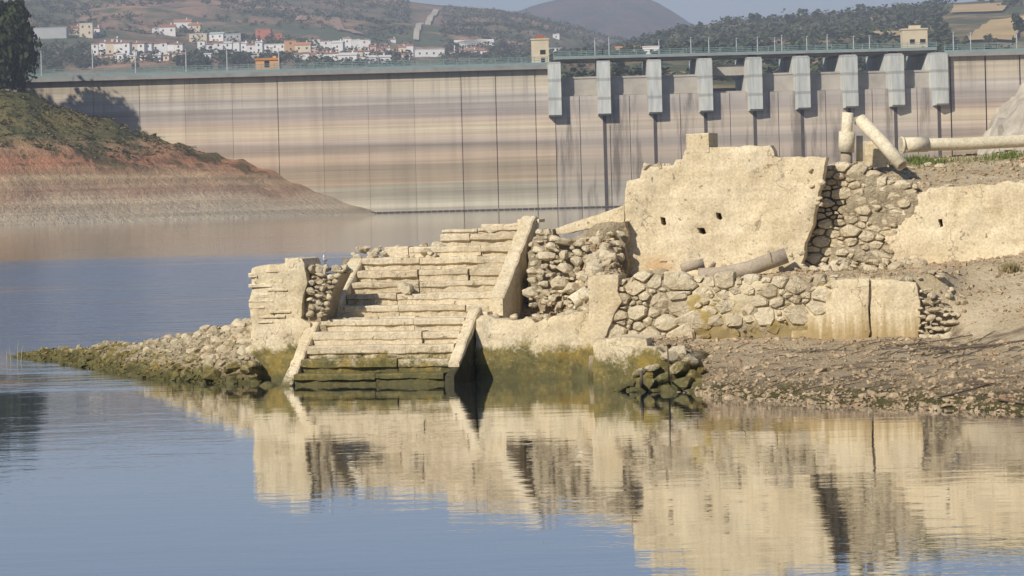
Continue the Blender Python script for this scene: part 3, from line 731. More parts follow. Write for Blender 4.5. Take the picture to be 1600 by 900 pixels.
# ------------------------------------------------------------------ middle wall
mw = FM.empty('ruined_wall', 'low field-stone wall with white plastered end pier, running along the bank', 'wall')
slab('plaster', FM.poly([(920, 555), (922, 470), (921, 432), (940, 430), (968, 429), (965, 455), (972, 470), (960, 490), (955, 505), (945, 530), (940, 555)]), -0.12, 0.5, M_plaster, mw, 0.085, 0.02, 0.03, seed=41)
slab('core', FM.poly([(935, 560), (940, 436), (1180, 438), (1302, 434), (1302, 560)], .1), 0.075, 0.6, M_mortar, mw, 0.08, 0.03, 0.085, seed=42)
def stain_mat():
    t = NT('stained_render')
    c = t.mix(t.ramp(t.noise(1.6, 6, 0.62), [(0.35, 0.0), (0.66, 1.0)]), (0.60, 0.50, 0.31), (0.74, 0.64, 0.44))
    c = t.mix(t.ramp(t.noise(1.1, 5, 0.65, t.mapping((1, 1, 1.3), (4, 1, 2))), [(0.50, 0.0), (0.60, 0.85)]), c, (0.36, 0.26, 0.07))
    c = t.mix(0.5, c, t.ramp(t.noise(20, 5, 0.7), [(0.3, (0.6, 0.58, 0.55)), (0.62, (1.1, 1.1, 1.1))]), 'MULTIPLY')
    z = t.xyz()[2]
    low = t.ramp(t.math('ADD', t.math('DIVIDE', z, 2.0), t.math('MULTIPLY', t.math('SUBTRACT', t.noise(2.2, 4), 0.5), 0.35)), [(0.47, 0.8), (0.56, 0.0)])
    c = t.mix(low, c, (0.23, 0.16, 0.05))
    return t.fin(c, 0.93, t.bump(t.noise(13, 6, 0.65), 0.6, 0.04), 0.12)
M_stain = stain_mat()
M_streaked = foot_streaks(M_plaster, 'streaked_plaster', 0.75, 1.25, (0.36, 0.25, 0.10))
stone_wall(FM.poly([(962, 528), (966, 480), (972, 440), (1000, 434), (1060, 436), (1062, 470), (1055, 500), (1060, 526)]), 0.02, mw, 0.20, 47, 1.4, 0.016, bulge=0.07)
stone_wall(FM.poly([(1066, 500), (1070, 438), (1120, 436), (1200, 438), (1298, 438), (1298, 470), (1262, 494), (1180, 500)]), 0.035, mw, 0.185, 48, 1.6, 0.009, bulge=0.06)
stone_wall(FM.poly([(1064, 524), (1066, 508), (1180, 508), (1258, 500), (1258, 524)]), 0.06, mw, 0.2, 49, 1.5, 0.03, bulge=0.05, mat=M_stain, maxr=0.7)
slab('render_patch', FM.poly([(1048, 536), (1052, 505), (1075, 492), (1070, 468), (1092, 452), (1088, 441), (1180, 440), (1240, 438), (1302, 438), (1302, 536)], .0), 0.04, 0.16, M_stain, mw, 0.07, 0.05, 0.075, seed=43)
slab('plaster', FM.poly([(1300, 438), (1330, 436), (1358, 436), (1358, 540), (1236, 540), (1238, 517), (1262, 515), (1263, 493), (1290, 492), (1291, 471), (1301, 470)]), -0.10, 0.5, M_streaked, mw, 0.085, 0.018, 0.03, seed=44)
slab('plaster', FM.poly([(1361, 540), (1360, 500), (1358, 437), (1395, 439), (1430, 442), (1436, 470), (1436, 540)]), -0.02, 0.5, M_streaked, mw, 0.085, 0.02, 0.04, seed=45)
rock_face(FM, [(1436, 530), (1436, 450), (1455, 452), (1474, 470), (1490, 492), (1486, 528)], -.02, .12, .75, 1.8, 50, .08, .16, mw, R, .5)
slab('core', FM.poly([(1430, 540), (1430, 450), (1450, 454), (1468, 475), (1474, 540)], .1), 0.2, 0.6, M_mortar, mw, 0.12, 0.03, 0.05, seed=46)
for i in range(60):  # cap stones and loose pieces along the top
    px = R.uniform(965, 1440); x, z = FM.at(px, 436, .2)
    rock((x, R.uniform(.05, .7), z+R.uniform(-.05, .02)), R.uniform(.05, .12), mw, R, 0.6)
for i in range(26):
    px = R.uniform(1440, 1510); off = R.uniform(-.3, .6); x = FM.at(px, 520, off)[0]; p = FM.world(x, off)
    rock((x, off, ground_h(p.x, p.y)+.02), R.uniform(.05, .14), mw, R, 0.6)

# ------------------------------------------------------------------ lower stub wall and rocks at the water
FL = Frame(975, 565, 56.0, A)
lw = FL.empty('wall_stub', 'low algae-streaked plaster stub in the water below the white end pier', 'wall')
slab('plaster', FL.poly([(926, 650), (927, 536), (945, 533), (985, 534), (1000, 538), (1024, 545), (1034, 552), (1036, 650)]), 0.0, 2.4, M_plaster, lw, 0.08, 0.025, 0.04, seed=55)
slab('top_slab', FL.poly([(926, 541), (927, 531), (975, 527), (1010, 529), (1012, 539)], .1), 0.03, 0.55, M_plaster, lw, 0.1, 0.015, 0.0, seed=56)
wr = FL.empty('rubble_heap', 'dark wet boulders piled at the waterline below the stone wall', 'rubble')
for (px, py, s, off) in [(1060, 551, .28, .1), (1045, 556, .22, .0), (1078, 566, .2, -.1), (1020, 575, .16, -.2), (1060, 578, .24, -.3), (1082, 588, .2, -.3), (1000, 583, .15, -.3), (1035, 592, .2, -.5), (1068, 602, .25, -.6), (1012, 598, .2, -.6),
                         (985, 600, .16, -.5), (1045, 612, .24, -.8), (1090, 606, .18, -.6), (970, 608, .14, -.6), (1024, 614, .2, -.9), (1000, 612, .2, -.8), (1080, 618, .2, -.9), (958, 613, .1, -.6), (1098, 578, .13, -.1), (1092, 596, .15, -.4)]:
    x, z = FL.at(px, py, off); rock((x, off, z), s, wr, R, 0.6)
slab('core', FL.poly([(940, 650), (975, 606), (1005, 588), (1030, 560), (1075, 552), (1098, 575), (1104, 612), (1110, 650)], .0), 0.0, 1.3, M_mortar, wr, 0.12, 0.05, 0.05, seed=57)

# ------------------------------------------------------------------ spit of rubble on the left
sp = empty('rubble_heap', (spit[2][0], spit[2][1], 0), 0, 'long low spit of tumbled stones tapering out into the lake on the left', 'rubble')
so = Vector(sp.location); R = random.Random(77); cnt = 0
while cnt < 280:
    t = R.random()**1.6; k = min(3, int(t*4)); q = t*4-k
    a, b_ = spit[k], spit[k+1]; w = lerp(a[3], b_[3], q)
    X = lerp(a[0], b_[0], q)+R.uniform(-1, 1)*w*.7; Y = lerp(a[1], b_[1], q)+R.uniform(-1, .5)*w*.9
    h = ground_h(X, Y)
    if h < -0.08 or X > FR.world(FR.at(400, 500)[0], 0).x+0.05: continue
    s = R.uniform(.07, .17)*lerp(1.1, .7, t)
    rock((X-so.x, Y-so.y, h+s*.12), s, sp, R, 0.75); cnt += 1
# boulders in front of the pier foot
for i in range(34):
    px = R.uniform(312, 440); py = R.uniform(545, 606); p = Wt(px, py, R.uniform(0, .05)); X, Y = p.x, p.y
    if (X-XR)*TA+Y-YR > -0.05 and px > 393: Y = YR-(X-XR)*TA-R.uniform(.1, .5)
    rock((X-so.x, Y-so.y, max(ground_h(X, Y), -.05)+R.uniform(0, .08)), R.uniform(.09, .22), sp, R, 0.75)

def scatter(name, n, sampler, size, mat, label, seed, parent=None):
    r = random.Random(seed); base = []
    for k in range(6):
        pts = [Vector((sx, sy, sz)) for sx in (-1, 1) for sy in (-1, 1) for sz in (-1, 1)]
        base.append([Vector((p.x*r.uniform(.55, 1), p.y*r.uniform(.5, 1), p.z*r.uniform(.5, 1))) for p in pts])
    BF = [(0, 1, 3, 2), (4, 6, 7, 5), (0, 4, 5, 1), (2, 3, 7, 6), (0, 2, 6, 4), (1, 5, 7, 3)]
    v = []; f = []; c = 0; tries = 0
    while c < n and tries < n*12:
        tries += 1; p = sampler(r)
        if p is None: continue
        s = size[0]*(size[1]/size[0])**(r.random()**2.2)
        M = Matrix.Rotation(r.uniform(0, 6.3), 3, 'Z') @ Matrix.Rotation(r.gauss(0, .4), 3, 'X') @ Matrix.Rotation(r.gauss(0, .4), 3, 'Y')
        k = len(v)
        for q in r.choice(base): v.append(M @ Vector((q.x*s*r.uniform(.9, 1.2), q.y*s*.8, q.z*s*.5))+Vector(p))
        f += [tuple(i+k for i in q) for q in BF]; c += 1
    o = mesh(name, v, f, mat, parent); return tag(o, label, kind='stuff')
def s_bank(r):
    X = r.uniform(2.4, 14); Yw = interp(X, shore)
    Y1 = YM-(X-XM)*TA
    Y = Yw-0.25+(Y1-0.1-Yw+0.25)*r.random()**1.35 if X < X_end+.4 else Yw-.2+r.random()**1.5*9
    return (X, Y, ground_h(X, Y)+.004)
scatter('gravel', 9500, s_bank, (0.012, 0.065), M_gravel, 'gravel and broken stone strewn over the sloping bank by the water', 5)
def s_terr(r):
    X = r.uniform(1.8, 14); Y = r.uniform(55, 72); h = ground_h(X, Y)
    return (X, Y, h+.004) if h > 1.0 else None
scatter('gravel', 9500, s_terr, (0.014, 0.08), M_gravel, 'pale fine gravel scattered on the upper terraces', 6)
def s_spit(r):
    X = r.uniform(-12.5, -4.9); Y = r.uniform(60, 76); h = ground_h(X, Y)
    return (X, Y, h+.01) if h > -.1 else None
scatter('gravel', 3800, s_spit, (0.03, 0.11), M_gravel_w, 'small mossy stones filling the rubble spit', 8)
def s_rub(r):
    x = FR.at(r.uniform(745, 968), 450, 1)[0]; off = r.uniform(.2, 2.8); p = FR.world(x, off); h = ground_h(p.x, p.y)
    return (p.x, p.y, h+.01) if h > .6 else None
scatter('gravel', 1500, s_rub, (0.02, 0.10), M_gravel, 'loose chippings between stairs and big wall', 9)
# bigger stones of the bank, one by one
BROCKS = []
for me in ROCKS[:6]:
    q = me.copy(); q.materials.clear(); q.materials.append(M_gravel); BROCKS.append(q)
R = random.Random(91); c = 0
while c < 150:
    p = s_bank(R)
    o = rock((p[0], p[1], p[2]+.01), R.uniform(.05, .12), bank, R, 0.5); o.data = R.choice(BROCKS); c += 1
for i in range(60):
    X = R.uniform(4.5, 11); Y = R.uniform(60.5, 68); h = ground_h(X, Y)
    if h > 3: rock((X, Y, h+.02), R.uniform(.05, .16), bank, R, 0.5)

# ------------------------------------------------------------------ pipes
def pipe(name, pts, rad, label, wall=0.035, mat=M_pipe, collar=None, cat='pipe'):
    pts = [Vector(p) for p in pts]; o = empty(name, pts[0], 0, label, cat); n = 20
    rel = [p-pts[0] for p in pts]
    m = MB(); m.tube(rel, rad, n, False); b = MB().tube(rel, rad-wall, n, False)
    k = len(m.v); L = len(rel); m.v += b.v; m.f += [tuple(reversed([i+k for i in q])) for q in b.f]
    for e in (0, (L-1)*n):
        for i in range(n): m.f.append((e+i, e+(i+1) % n, k+e+(i+1) % n, k+e+i))
    body = m.build('body', mat, o, True); fix_normals(body)
    body.data.polygons.foreach_set('use_smooth', [len(set(i//n for i in p.vertices)) != 9 for p in body.data.polygons])
    if collar is not None:
        for c0, c1, ex in collar:
            a = rel[0].lerp(rel[-1], c0); e = rel[0].lerp(rel[-1], c1)
            cl = MB().tube([a, e], rad+ex, n).build('collar', mat, o); cl.data.polygons.foreach_set('use_smooth', [len(q.vertices) == 4 for q in cl.data.polygons])
    return o
def off_pts(fr, seq): return [fr.world(fr.at(px, py, o)[0], o, fr.at(px, py, o)[1]) for px, py, o in seq]
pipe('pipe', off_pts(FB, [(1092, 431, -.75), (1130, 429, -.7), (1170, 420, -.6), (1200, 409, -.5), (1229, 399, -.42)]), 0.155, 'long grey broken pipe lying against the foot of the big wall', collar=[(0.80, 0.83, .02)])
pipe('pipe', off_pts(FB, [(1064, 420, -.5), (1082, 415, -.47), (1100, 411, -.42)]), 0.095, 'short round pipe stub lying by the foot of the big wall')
pipe('pipe', off_pts(FR, [(893, 474, 1.0), (905, 466, 1.1), (922, 455, 1.2)]), 0.15, 'stubby pipe end poking out beside the white end pier', mat=M_pipe_pale)
d1 = 63.4
g = P(1322, 252, d1)
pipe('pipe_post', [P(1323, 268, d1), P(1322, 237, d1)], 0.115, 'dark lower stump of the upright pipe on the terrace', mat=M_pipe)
pp = pipe('pipe_post', [P(1322, 238, d1), P(1323, 205, d1), P(1325, 176, d1)], 0.118, 'upright pale cement pipe standing on top of the terrace', mat=M_pipe_pale, collar=[(0.0, 0.52, .048)])
pipe('pipe', [P(1344, 187, d1+.1), P(1376, 220, d1-.3), P(1410, 259, d1-.7)], 0.14, 'pale pipe leaning diagonally against the upright pipe', mat=M_pipe_pale)
pipe('pipe', [P(1343, 252, d1+.35), P(1343, 212, d1+.35)], 0.07, 'thin short upright pipe between the post and the leaning pipe', mat=M_pipe_pale)
pipe('pipe', [P(1408, 227, 65.8), P(1448, 226, 65.9), P(1500, 225, 66), P(1620, 219, 66.4), P(1720, 214, 66.6)], 0.135, 'long pale pipeline lying along the top terrace', mat=M_pipe_pale, collar=[(0.0, 0.13, .028), (0.0, 0.012, .05)])
# slab leaning in the shadow behind the post
rough_block_o = rough_block('masonry_block', 0, .5, 0, .3, 0, .55, M_plaster, None, R); rough_block_o.location = P(1352, 262, d1+.9); tag(rough_block_o, 'shaded broken block behind the leaning pipe', 'block')

# ------------------------------------------------------------------ sticks, reeds, posts, tufts, egret
def branch(pts, r0, r1, label, name='branch', mat=M_wood, n=5):
    pts = [Vector(p) for p in pts]; L = len(pts); rel = [p-pts[0] for p in pts]
    o = MB().tube(rel, [lerp(r0, r1, i/(L-1)) for i in range(L)], n).build(name, mat, None, True); o.location = pts[0]
    return tag(o, label, 'branch' if name == 'branch' else 'post' if name == 'post' else 'reed')
def on_bank(px, py):
    x1, z1 = ray(px, py); d = 47.0
    while d < 75:
        z = ground_h(x1*d, d)
        if H+z1*d <= z: break
        d += 0.03
    return Vector((x1*d, d, z))
def lay(seq, lift=.02): return [on_bank(x, y)+Vector((0, 0, lift+rng.uniform(0, .02))) for x, y in seq]
branch(lay([(1460, 623), (1490, 618), (1520, 611), (1552, 601)]), .025, .01, 'long thin driftwood branch lying at the water edge on the right')
branch(lay([(1375, 545), (1420, 541), (1470, 534), (1520, 526)]), .02, .01, 'grey driftwood stick lying on the bank below the right end of the stone wall')
branch(lay([(1455, 556), (1500, 547), (1560, 540), (1600, 534)]), .03, .015, 'dark bent driftwood branch near the right edge of the bank')
branch(lay([(1470, 548), (1485, 556), (1495, 566)], .05), .012, .006, 'short pale twig crossing the dark branch')
branch(lay([(1560, 628), (1590, 632), (1615, 636)]), .02, .01, 'wet stick half in the water at the right edge')
branch([Wt(1046, 618, -.3), Wt(1046, 618, 0)+Vector((0, .0, .4)), Wt(1046, 618, 0)+Vector((-.01, 0, .85))], .02, .015, 'thin dark wooden post standing in the water before the boulders', 'post')
branch([Wt(1003, 616, -.3), Wt(1003, 616, 0)+Vector((0, 0, .2)), Wt(1003, 616, 0)+Vector((.0, 0, .42))], .04, .035, 'short thick black stake in the water left of the thin post', 'post')
rd = empty('reed', Wt(181, 561), 0, 'pale dry reed stems sticking out of the rubble spit', 'reed')
for dx, h, b_ in ((0, .55, .12), (-.08, .4, -.06), (.06, .32, .05)): MB().tube([(dx, 0, -.1), (dx+b_*.4, 0, h*.6), (dx+b_, 0, h)], [.012, .009, .004], 5).build('stem', M_reed, rd)
rd = empty('reed', Wt(27, 566), 0, 'sparse pale reed stems in the water at the far left tip of the spit', 'reed')
for dx, h, b_ in ((0, .5, .04), (-.14, .36, -.05), (.08, .4, .07), (-.25, .3, .02)): MB().tube([(dx, 0, -.1), (dx+b_*.4, 0, h*.6), (dx+b_, 0, h)], [.010, .008, .003], 5).build('stem', M_reed, rd)

tw = MB(); r = random.Random(15)
for i in range(150):
    px, py = r.choice(((r.gauss(1450, 70), r.gauss(548, 9)), (r.uniform(1150, 1600), r.uniform(540, 630))))
    p = on_bank(px, py); a = r.gauss(0.25, .35); L = r.uniform(.12, .5); d_ = Vector((math.cos(a), math.sin(a)*1.5, 0))
    q = p+d_*L; q.z = ground_h(q.x, q.y)
    tw.tube([p+Vector((0, 0, .015)), p.lerp(q, .5)+Vector((0, 0, .03)), q+Vector((0, 0, .02))], [.009, .008, .004], 4)
tag(tw.build('twigs', M_wood), 'dark dry twigs and root debris strewn over the bank', kind='stuff')
def blades(name, n, sampler, hgt, mat, label, seed, spread=.5, kind='stuff', w=.012):
    r = random.Random(seed); v = []; f = []
    for _ in range(n):
        p = sampler(r)
        if p is None: continue
        a = r.uniform(0, 6.3); h = r.uniform(*hgt); k = len(v); dx, dy = math.cos(a)*w, math.sin(a)*w
        b_ = Vector((r.gauss(0, spread), r.gauss(0, spread), 1))*h; p = Vector(p)
        v += [p+Vector((-dx, -dy, -.02)), p+Vector((dx, dy, -.02)), p+b_*.55+Vector((dx*.7, dy*.7, 0)), p+b_, p+b_*.55-Vector((dx*.7, dy*.7, 0))]; f.append((k, k+1, k+2, k+3, k+4))
    o = mesh(name, v, f, mat); return tag(o, label, kind=kind)
def s_g1(r):
    px = r.choice((r.gauss(1440, 20), r.gauss(1440, 22), r.gauss(1575, 18), r.uniform(1410, 1640))); X = (px-800)/F*65.0; Y = 65.2+r.gauss(0, .25)
    return (X, Y, ground_h(X, Y))
blades('grass', 900, s_g1, (.04, .16), M_grass, 'bright green grass growing under the top pipeline', 3)
tf = on_bank(1578, 424)
o = blades('dry_plant', 160, lambda r: (tf.x+r.gauss(0, .09), tf.y+r.gauss(0, .09), tf.z), (.08, .2), M_drygrass, None, 4, .35, None); tag(o, 'dry brown tuft on the terrace before the right plastered wall', 'plant')

def egret(p):
    o = empty('egret', p, math.radians(20), 'slim white egret standing on the wall by the stairs', 'bird'); o.scale = (.62, .62, .62); o.rotation_euler[2] = math.radians(250)
    m = MB()
    m.tube([(-.16, 0, .15), (-.10, 0, .19), (-.02, 0, .235), (.05, 0, .26), (.085, 0, .30), (.075, 0, .35), (.06, 0, .40), (.075, 0, .44), (.10, 0, .455), (.125, 0, .452)],
           [.008, .032, .058, .050, .028, .018, .015, .018, .021, .010], 10)
    m.build('body', M_white, o, True)
    MB().tube([(.12, 0, .452), (.19, 0, .443)], [.008, .002], 6).build('bill', M_bill, o)
    for s in (-.02, .02): MB().tube([(-.02, s, .20), (-.01, s, .10), (-.018, s, 0), (.02, s, -.005)], [.008, .006, .006, .004], 5).build('leg', M_bill, o)
    MB().tube([(-.17, 0, .165), (-.08, .03, .225), (.03, .03, .25)], [.01, .035, .03], 8).build('wing', M_white, o, True)
x, z = FR.at(508, 421, .6)
egret(FR.world(x, .6, z+.06))
#@@FAR@@
# ------------------------------------------------------------------ far shore
def far_mat():
    t = NT('eroded_shore'); x, y, z = t.xyz()
    zz = t.math('ADD', t.math('DIVIDE', z, 30.0), t.math('MULTIPLY', t.math('SUBTRACT', t.noise(0.035, 5, 0.6), 0.5), 0.28))
    v = t.mapping((0.012, 0.012, 1.1))
    st_ = t.noise(1.0, 6, 0.65, v)
    c = t.ramp(zz, [(0.0, (0.50, 0.43, 0.32)), (0.10, (0.60, 0.48, 0.33)), (0.17, (0.45, 0.30, 0.20)), (0.27, (0.52, 0.38, 0.23)), (0.38, (0.50, 0.24, 0.14)), (0.50, (0.44, 0.29, 0.16)), (0.57, (0.20, 0.18, 0.08)), (0.68, (0.25, 0.205, 0.08)), (0.80, (0.15, 0.145, 0.06))])
    c = t.mix(0.6, c, t.ramp(st_, [(0.3, (0.5, 0.46, 0.43)), (0.6, (1.15, 1.12, 1.08))]), 'MULTIPLY')
    up = t.ramp(zz, [(0.28, 0.0), (0.36, 1.0)])
    bush = t.math('MULTIPLY', t.ramp(t.noise(0.09, 6, 0.7), [(0.50, 0.0), (0.56, 1.0)]), up)
    c = t.mix(t.math('MULTIPLY', bush, 0.8), c, (0.075, 0.085, 0.035))
    return t.fin(c, 0.95, t.bump(t.noise(0.6, 6, 0.7), 1.0, 1.2), 0.1)
M_far = far_mat()
# silhouette of the headland: (pixel x, pixel y) at ~615 m
sil = [(-700, -20), (-300, 60), (-60, 128), (40, 150), (100, 168), (170, 188), (235, 207), (300, 230), (360, 252), (420, 274), (470, 291), (520, 311), (560, 322), (588, 332), (640, 350)]
def headland(X, Y):
    px = 800+F*X/Y
    top = H+(CY-ROLL*(px-800)-interp(px, sil))/F*618
    Yf = 560+0.10*(X+27)*-0.55   # waterline of the near foot
    Yf = interp(px, [(-700, 500), (0, 545), (350, 575), (560, 598), (640, 612)])
    t = (Y-Yf)/(interp(px, [(-700, 596), (80, 602), (300, 615), (640, 624)])-Yf)
    base = -0.6+ (top+0.6)*min(1.0, max(0, t))**0.85 if t > 0 else t*4-.6
    n = fbm(X*0.03, Y*0.03, 1, 5)*2.2+fbm(X*0.13, Y*0.13, 4, 4)*0.7
    terr = math.sin(base*2.6+fbm(X*.02, Y*.02)*2)*0.42
    return base+(n+terr)*min(1, max(0, base)/6)
fx = list(np.arange(-200, -20, 1.6)); fy_ = list(np.arange(495, 660, 1.5))
tag(heightfield('far_shore', fx, fy_, headland, M_far), 'red and ochre eroded headland at the left end of the dam', kind='structure')
def rocky(X, Y):
    px = 800+F*X/Y
    top = interp(px, [(1490, -3), (1535, 10), (1560, 16), (1600, 21), (1700, 30), (2300, 60)])
    t = (Y-545)/60
    return -2+(top+2)*min(1, max(0, t))**.7+(fbm(X*.12, Y*.12, 2, 5)*3.2+fbm(X*.35, Y*.35, 3, 4)*2.2)*(1 if t > 0 else 0)
M_rocky = plain('abutment_rock', (0.50, 0.44, 0.34), 0.95, 0.6, 0.25, 0.5)
tag(heightfield('rocky_shore', list(np.arange(76, 180, 1.3)), list(np.arange(540, 650, 1.6)), rocky, M_rocky, False), 'pale rocky slope at the right end of the dam', kind='structure')

# ------------------------------------------------------------------ dam
DD = 624.0
def dam_mat(name='dam_concrete', spill=False):
    t = NT(name); x, y, z = t.xyz()
    v = t.mapping((0.012, 0.012, 1.5)); v2 = t.mapping((0.5, 0.5, 0.035)); v3 = t.mapping((0.16, 0.16, 0.012), (7, 0, 0))
    nz = t.math('ADD', z, t.math('MULTIPLY', t.math('SUBTRACT', t.noise(1.0, 5, 0.6, t.mapping((0.02, 0.02, 0.12))), 0.5), 1.3))
    k = 32.0
    stops = [(0.0, (0.56, 0.53, 0.43)), (2.6, (0.55, 0.51, 0.41)), (3.4, (0.40, 0.37, 0.295)), (5.6, (0.42, 0.385, 0.305)), (6.2, (0.50, 0.40, 0.29)), (7.4, (0.385, 0.315, 0.235)), (9.8, (0.37, 0.31, 0.235)), (10.6, (0.50, 0.395, 0.30)), (12.2, (0.49, 0.40, 0.31)),
             (13.0, (0.345, 0.295, 0.25)), (14.4, (0.45, 0.385, 0.335)), (15.4, (0.58, 0.49, 0.39)), (17.0, (0.63, 0.55, 0.42)), (18.6, (0.56, 0.46, 0.37)), (19.6, (0.40, 0.355, 0.33)), (21.4, (0.36, 0.33, 0.31)), (22.2, (0.49, 0.46, 0.43)), (23.8, (0.50, 0.465, 0.42)), (24.8, (0.57, 0.515, 0.42)), (28.0, (0.46, 0.41, 0.325))]
    c = None
    # two ramps, since one holds fewer stops comfortably
    ra = t.ramp(t.math('DIVIDE', nz, k), [(p/k, q) for p, q in stops])
    c = t.mix(0.8, ra, t.ramp(t.noise(1.0, 6, 0.7, v), [(0.3, (0.58, 0.55, 0.52)), (0.62, (1.12, 1.1, 1.06))]), 'MULTIPLY')
    c = t.mix(0.28, c, t.ramp(t.noise(1.0, 5, 0.6, v2), [(0.3, (0.6, 0.58, 0.57)), (0.6, (1.06, 1.06, 1.05))]), 'MULTIPLY')
    c = t.mix(0.25, c, t.ramp(t.noise(1.0, 3, 0.5, v3), [(0.28, (0.62, 0.6, 0.6)), (0.42, (1, 1, 1))]), 'MULTIPLY')
    if spill:
        c = t.mix(0.45, c, (0.42, 0.385, 0.345))
        c = t.mix(0.85, c, t.ramp(t.noise(1.0, 5, 0.65, t.mapping((0.42, 0.42, 0.045), (3, 0, 0))), [(0.36, (0.42, 0.41, 0.42)), (0.5, (1.04, 1.03, 1.02))]), 'MULTIPLY')
    else:
        # seep stains hanging from the crest, fading downwards unevenly
        up = t.ramp(t.math('ADD', t.math('DIVIDE', z, 30.0), t.math('MULTIPLY', t.math('SUBTRACT', t.noise(0.25, 3), 0.5), 0.5)), [(0.62, 0.0), (0.95, 1.0)])
        sp_ = t.ramp(t.noise(1.0, 4, 0.6, t.mapping((0.9, 0.9, 0.02), (9, 0, 0))), [(0.38, 0.55), (0.5, 0.0)])
        c = t.mix(t.math('MULTIPLY', sp_, up), c, (0.24, 0.20, 0.17))
    c = t.mix(1.0, c, t.ramp(t.rnd(), [(0, (1.03, 1.01, 0.99)), (1, (1.13, 1.11, 1.08))]), 'MULTIPLY')
    return t.fin(c, 0.92, t.bump(t.noise(1.2, 5), 0.3, 0.05), 0.15)
M_dam = dam_mat(); M_spill = dam_mat('spillway_concrete', True)
def pier_mat():
    t = NT('pale_pier_concrete')
    c = t.mix(t.ramp(t.noise(1.0, 5, 0.6, t.mapping((0.5, 0.5, 0.12))), [(0.35, 0.0), (0.65, 1.0)]), (0.66, 0.65, 0.57), (0.50, 0.53, 0.51))
    w = t.n('ShaderNodeTexWave'); w.wave_type = 'BANDS'; w.bands_direction = 'Z'; w.inputs['Scale'].default_value = 0.085; w.inputs['Distortion'].default_value = 0.6; t.l(t.pos, w.inputs['Vector'])
    c = t.mix(t.ramp(w.outputs['Fac'], [(0.03, 0.6), (0.10, 0.0)]), c, (0.30, 0.29, 0.27))
    c = t.mix(0.6, c, t.ramp(t.noise(1.0, 5, 0.65, t.mapping((1.4, 1.4, 0.15))), [(0.32, (0.6, 0.6, 0.6)), (0.6, (1.08, 1.08, 1.08))]), 'MULTIPLY')
    return t.fin(c, 0.85, None, 0.2)
M_pier = pier_mat()
M_gate = plain('gate_concrete', (0.44, 0.40, 0.34), 0.88, 0.45, 0.3)
M_joint = plain('joint_dark', (0.10, 0.085, 0.075), 0.95)
M_deck = plain('deck_concrete', (0.30, 0.29, 0.27), 0.9, 0.4, 0.4)
M_rail = plain('teal_railing_paint', (0.22, 0.31, 0.30), 0.6, 0.2, 0.5)
M_lamp = plain('galvanised_steel', (0.50, 0.52, 0.52), 0.5, 0.1, 1)
M_stainline = plain('wet_stain', (0.20, 0.175, 0.155), 0.9, 0.3, 1)
M_drain = plain('dark_drip_stain', (0.10, 0.085, 0.08), 0.9, 0.5, 0.4)
def dx(px): return P(px, 200, DD).x
def dz(px, py, d=DD): return P(px, py, d).z
dam = empty('dam', (dx(500), DD, 0), 0, 'long concrete gravity dam with stained face, spillway piers and railed crest road', 'dam')
DO = Vector((dx(500), DD, 0))
def dbox(name, x0, x1, y0, y1, z0, z1, mat, parent=None, ofs=True):
    """dam-local box, world x, y relative to the dam face (0), world z"""
    m = MB().box(x0-DO.x, x1-DO.x, y0, y1, z0, z1); return m.build(name, mat, parent or dam)
ZT = 28.4    # underside of the crest slab
joints = [-360, -288, -216, -144, -72, 0, 74, 147, 219, 290, 364, 435, 505, 576, 648, 722, 776, 838, 868]
JR = random.Random(3)
heavy = {435: .08, 722: .08, 776: .09, 838: .13, 147: .06, 219: .06}
for a, b_ in zip(joints, joints[1:]):
    dbox('panel', dx(a)+heavy.get(a, .025), dx(b_)-heavy.get(b_, .025), JR.uniform(-.04, .04), 6, -2.5, ZT, M_dam)
dbox('core', dx(-360), dx(868), 0.22, 14, -2.5, ZT-.05, M_dam)
piers = [868, 945, 1024, 1103, 1180, 1254, 1328, 1400, 1468]
rj = [1468, 1487, 1542, 1596, 1652, 1720, 1790]
for a, b_ in zip(rj, rj[1:]): dbox('panel', dx(a)+.14, dx(b_)-.14, JR.uniform(-.04, .04), 6, -2.5, ZT+.4, M_dam)
dbox('core', dx(1468), dx(1790), 0.45, 14, -2.5, ZT+.3, M_joint)
# crest slab and railings
def rail_run(px0, px1, z0, z1, y):
    x0, x1 = dx(px0)-DO.x, dx(px1)-DO.x; n = max(1, int((x1-x0)/2.6)); r = MB()
    for k, hh in enumerate((.45, .8, 1.15)):
        r.tube([(x0, y, z0+hh), (x1, y, z1+hh)], .06, 5)
    q = r.build('rail', M_rail, dam)
    p = MB()
    for i in range(n+1): p.box(lerp(x0, x1, i/n)-.06, lerp(x0, x1, i/n)+.06, y-.06, y+.06, lerp(z0, z1, i/n)-.1, lerp(z0, z1, i/n)+1.25)
    tag(p.build('rail_post', M_rail, dam), kind='stuff')
dbox('crest_slab', dx(-360), dx(858), -1.3, 14, ZT+.005, ZT+.85, M_deck)
dbox('kerb', dx(-360), dx(858), -1.3, -.9, ZT+.855, ZT+1.35, M_rail)
rail_run(-360, 858, ZT+1.3, ZT+1.3, -1.1); rail_run(-360, 858, ZT+.9, ZT+.9, 12)
dbox('crest_slab', dx(1478), dx(1790), -1.0, 14, ZT+.405, ZT+1.2, M_deck)
dbox('kerb', dx(1478), dx(1790), -1.0, -.6, ZT+1.205, ZT+1.7, M_rail)
rail_run(1478, 1790, ZT+1.6, ZT+1.6, -.8)
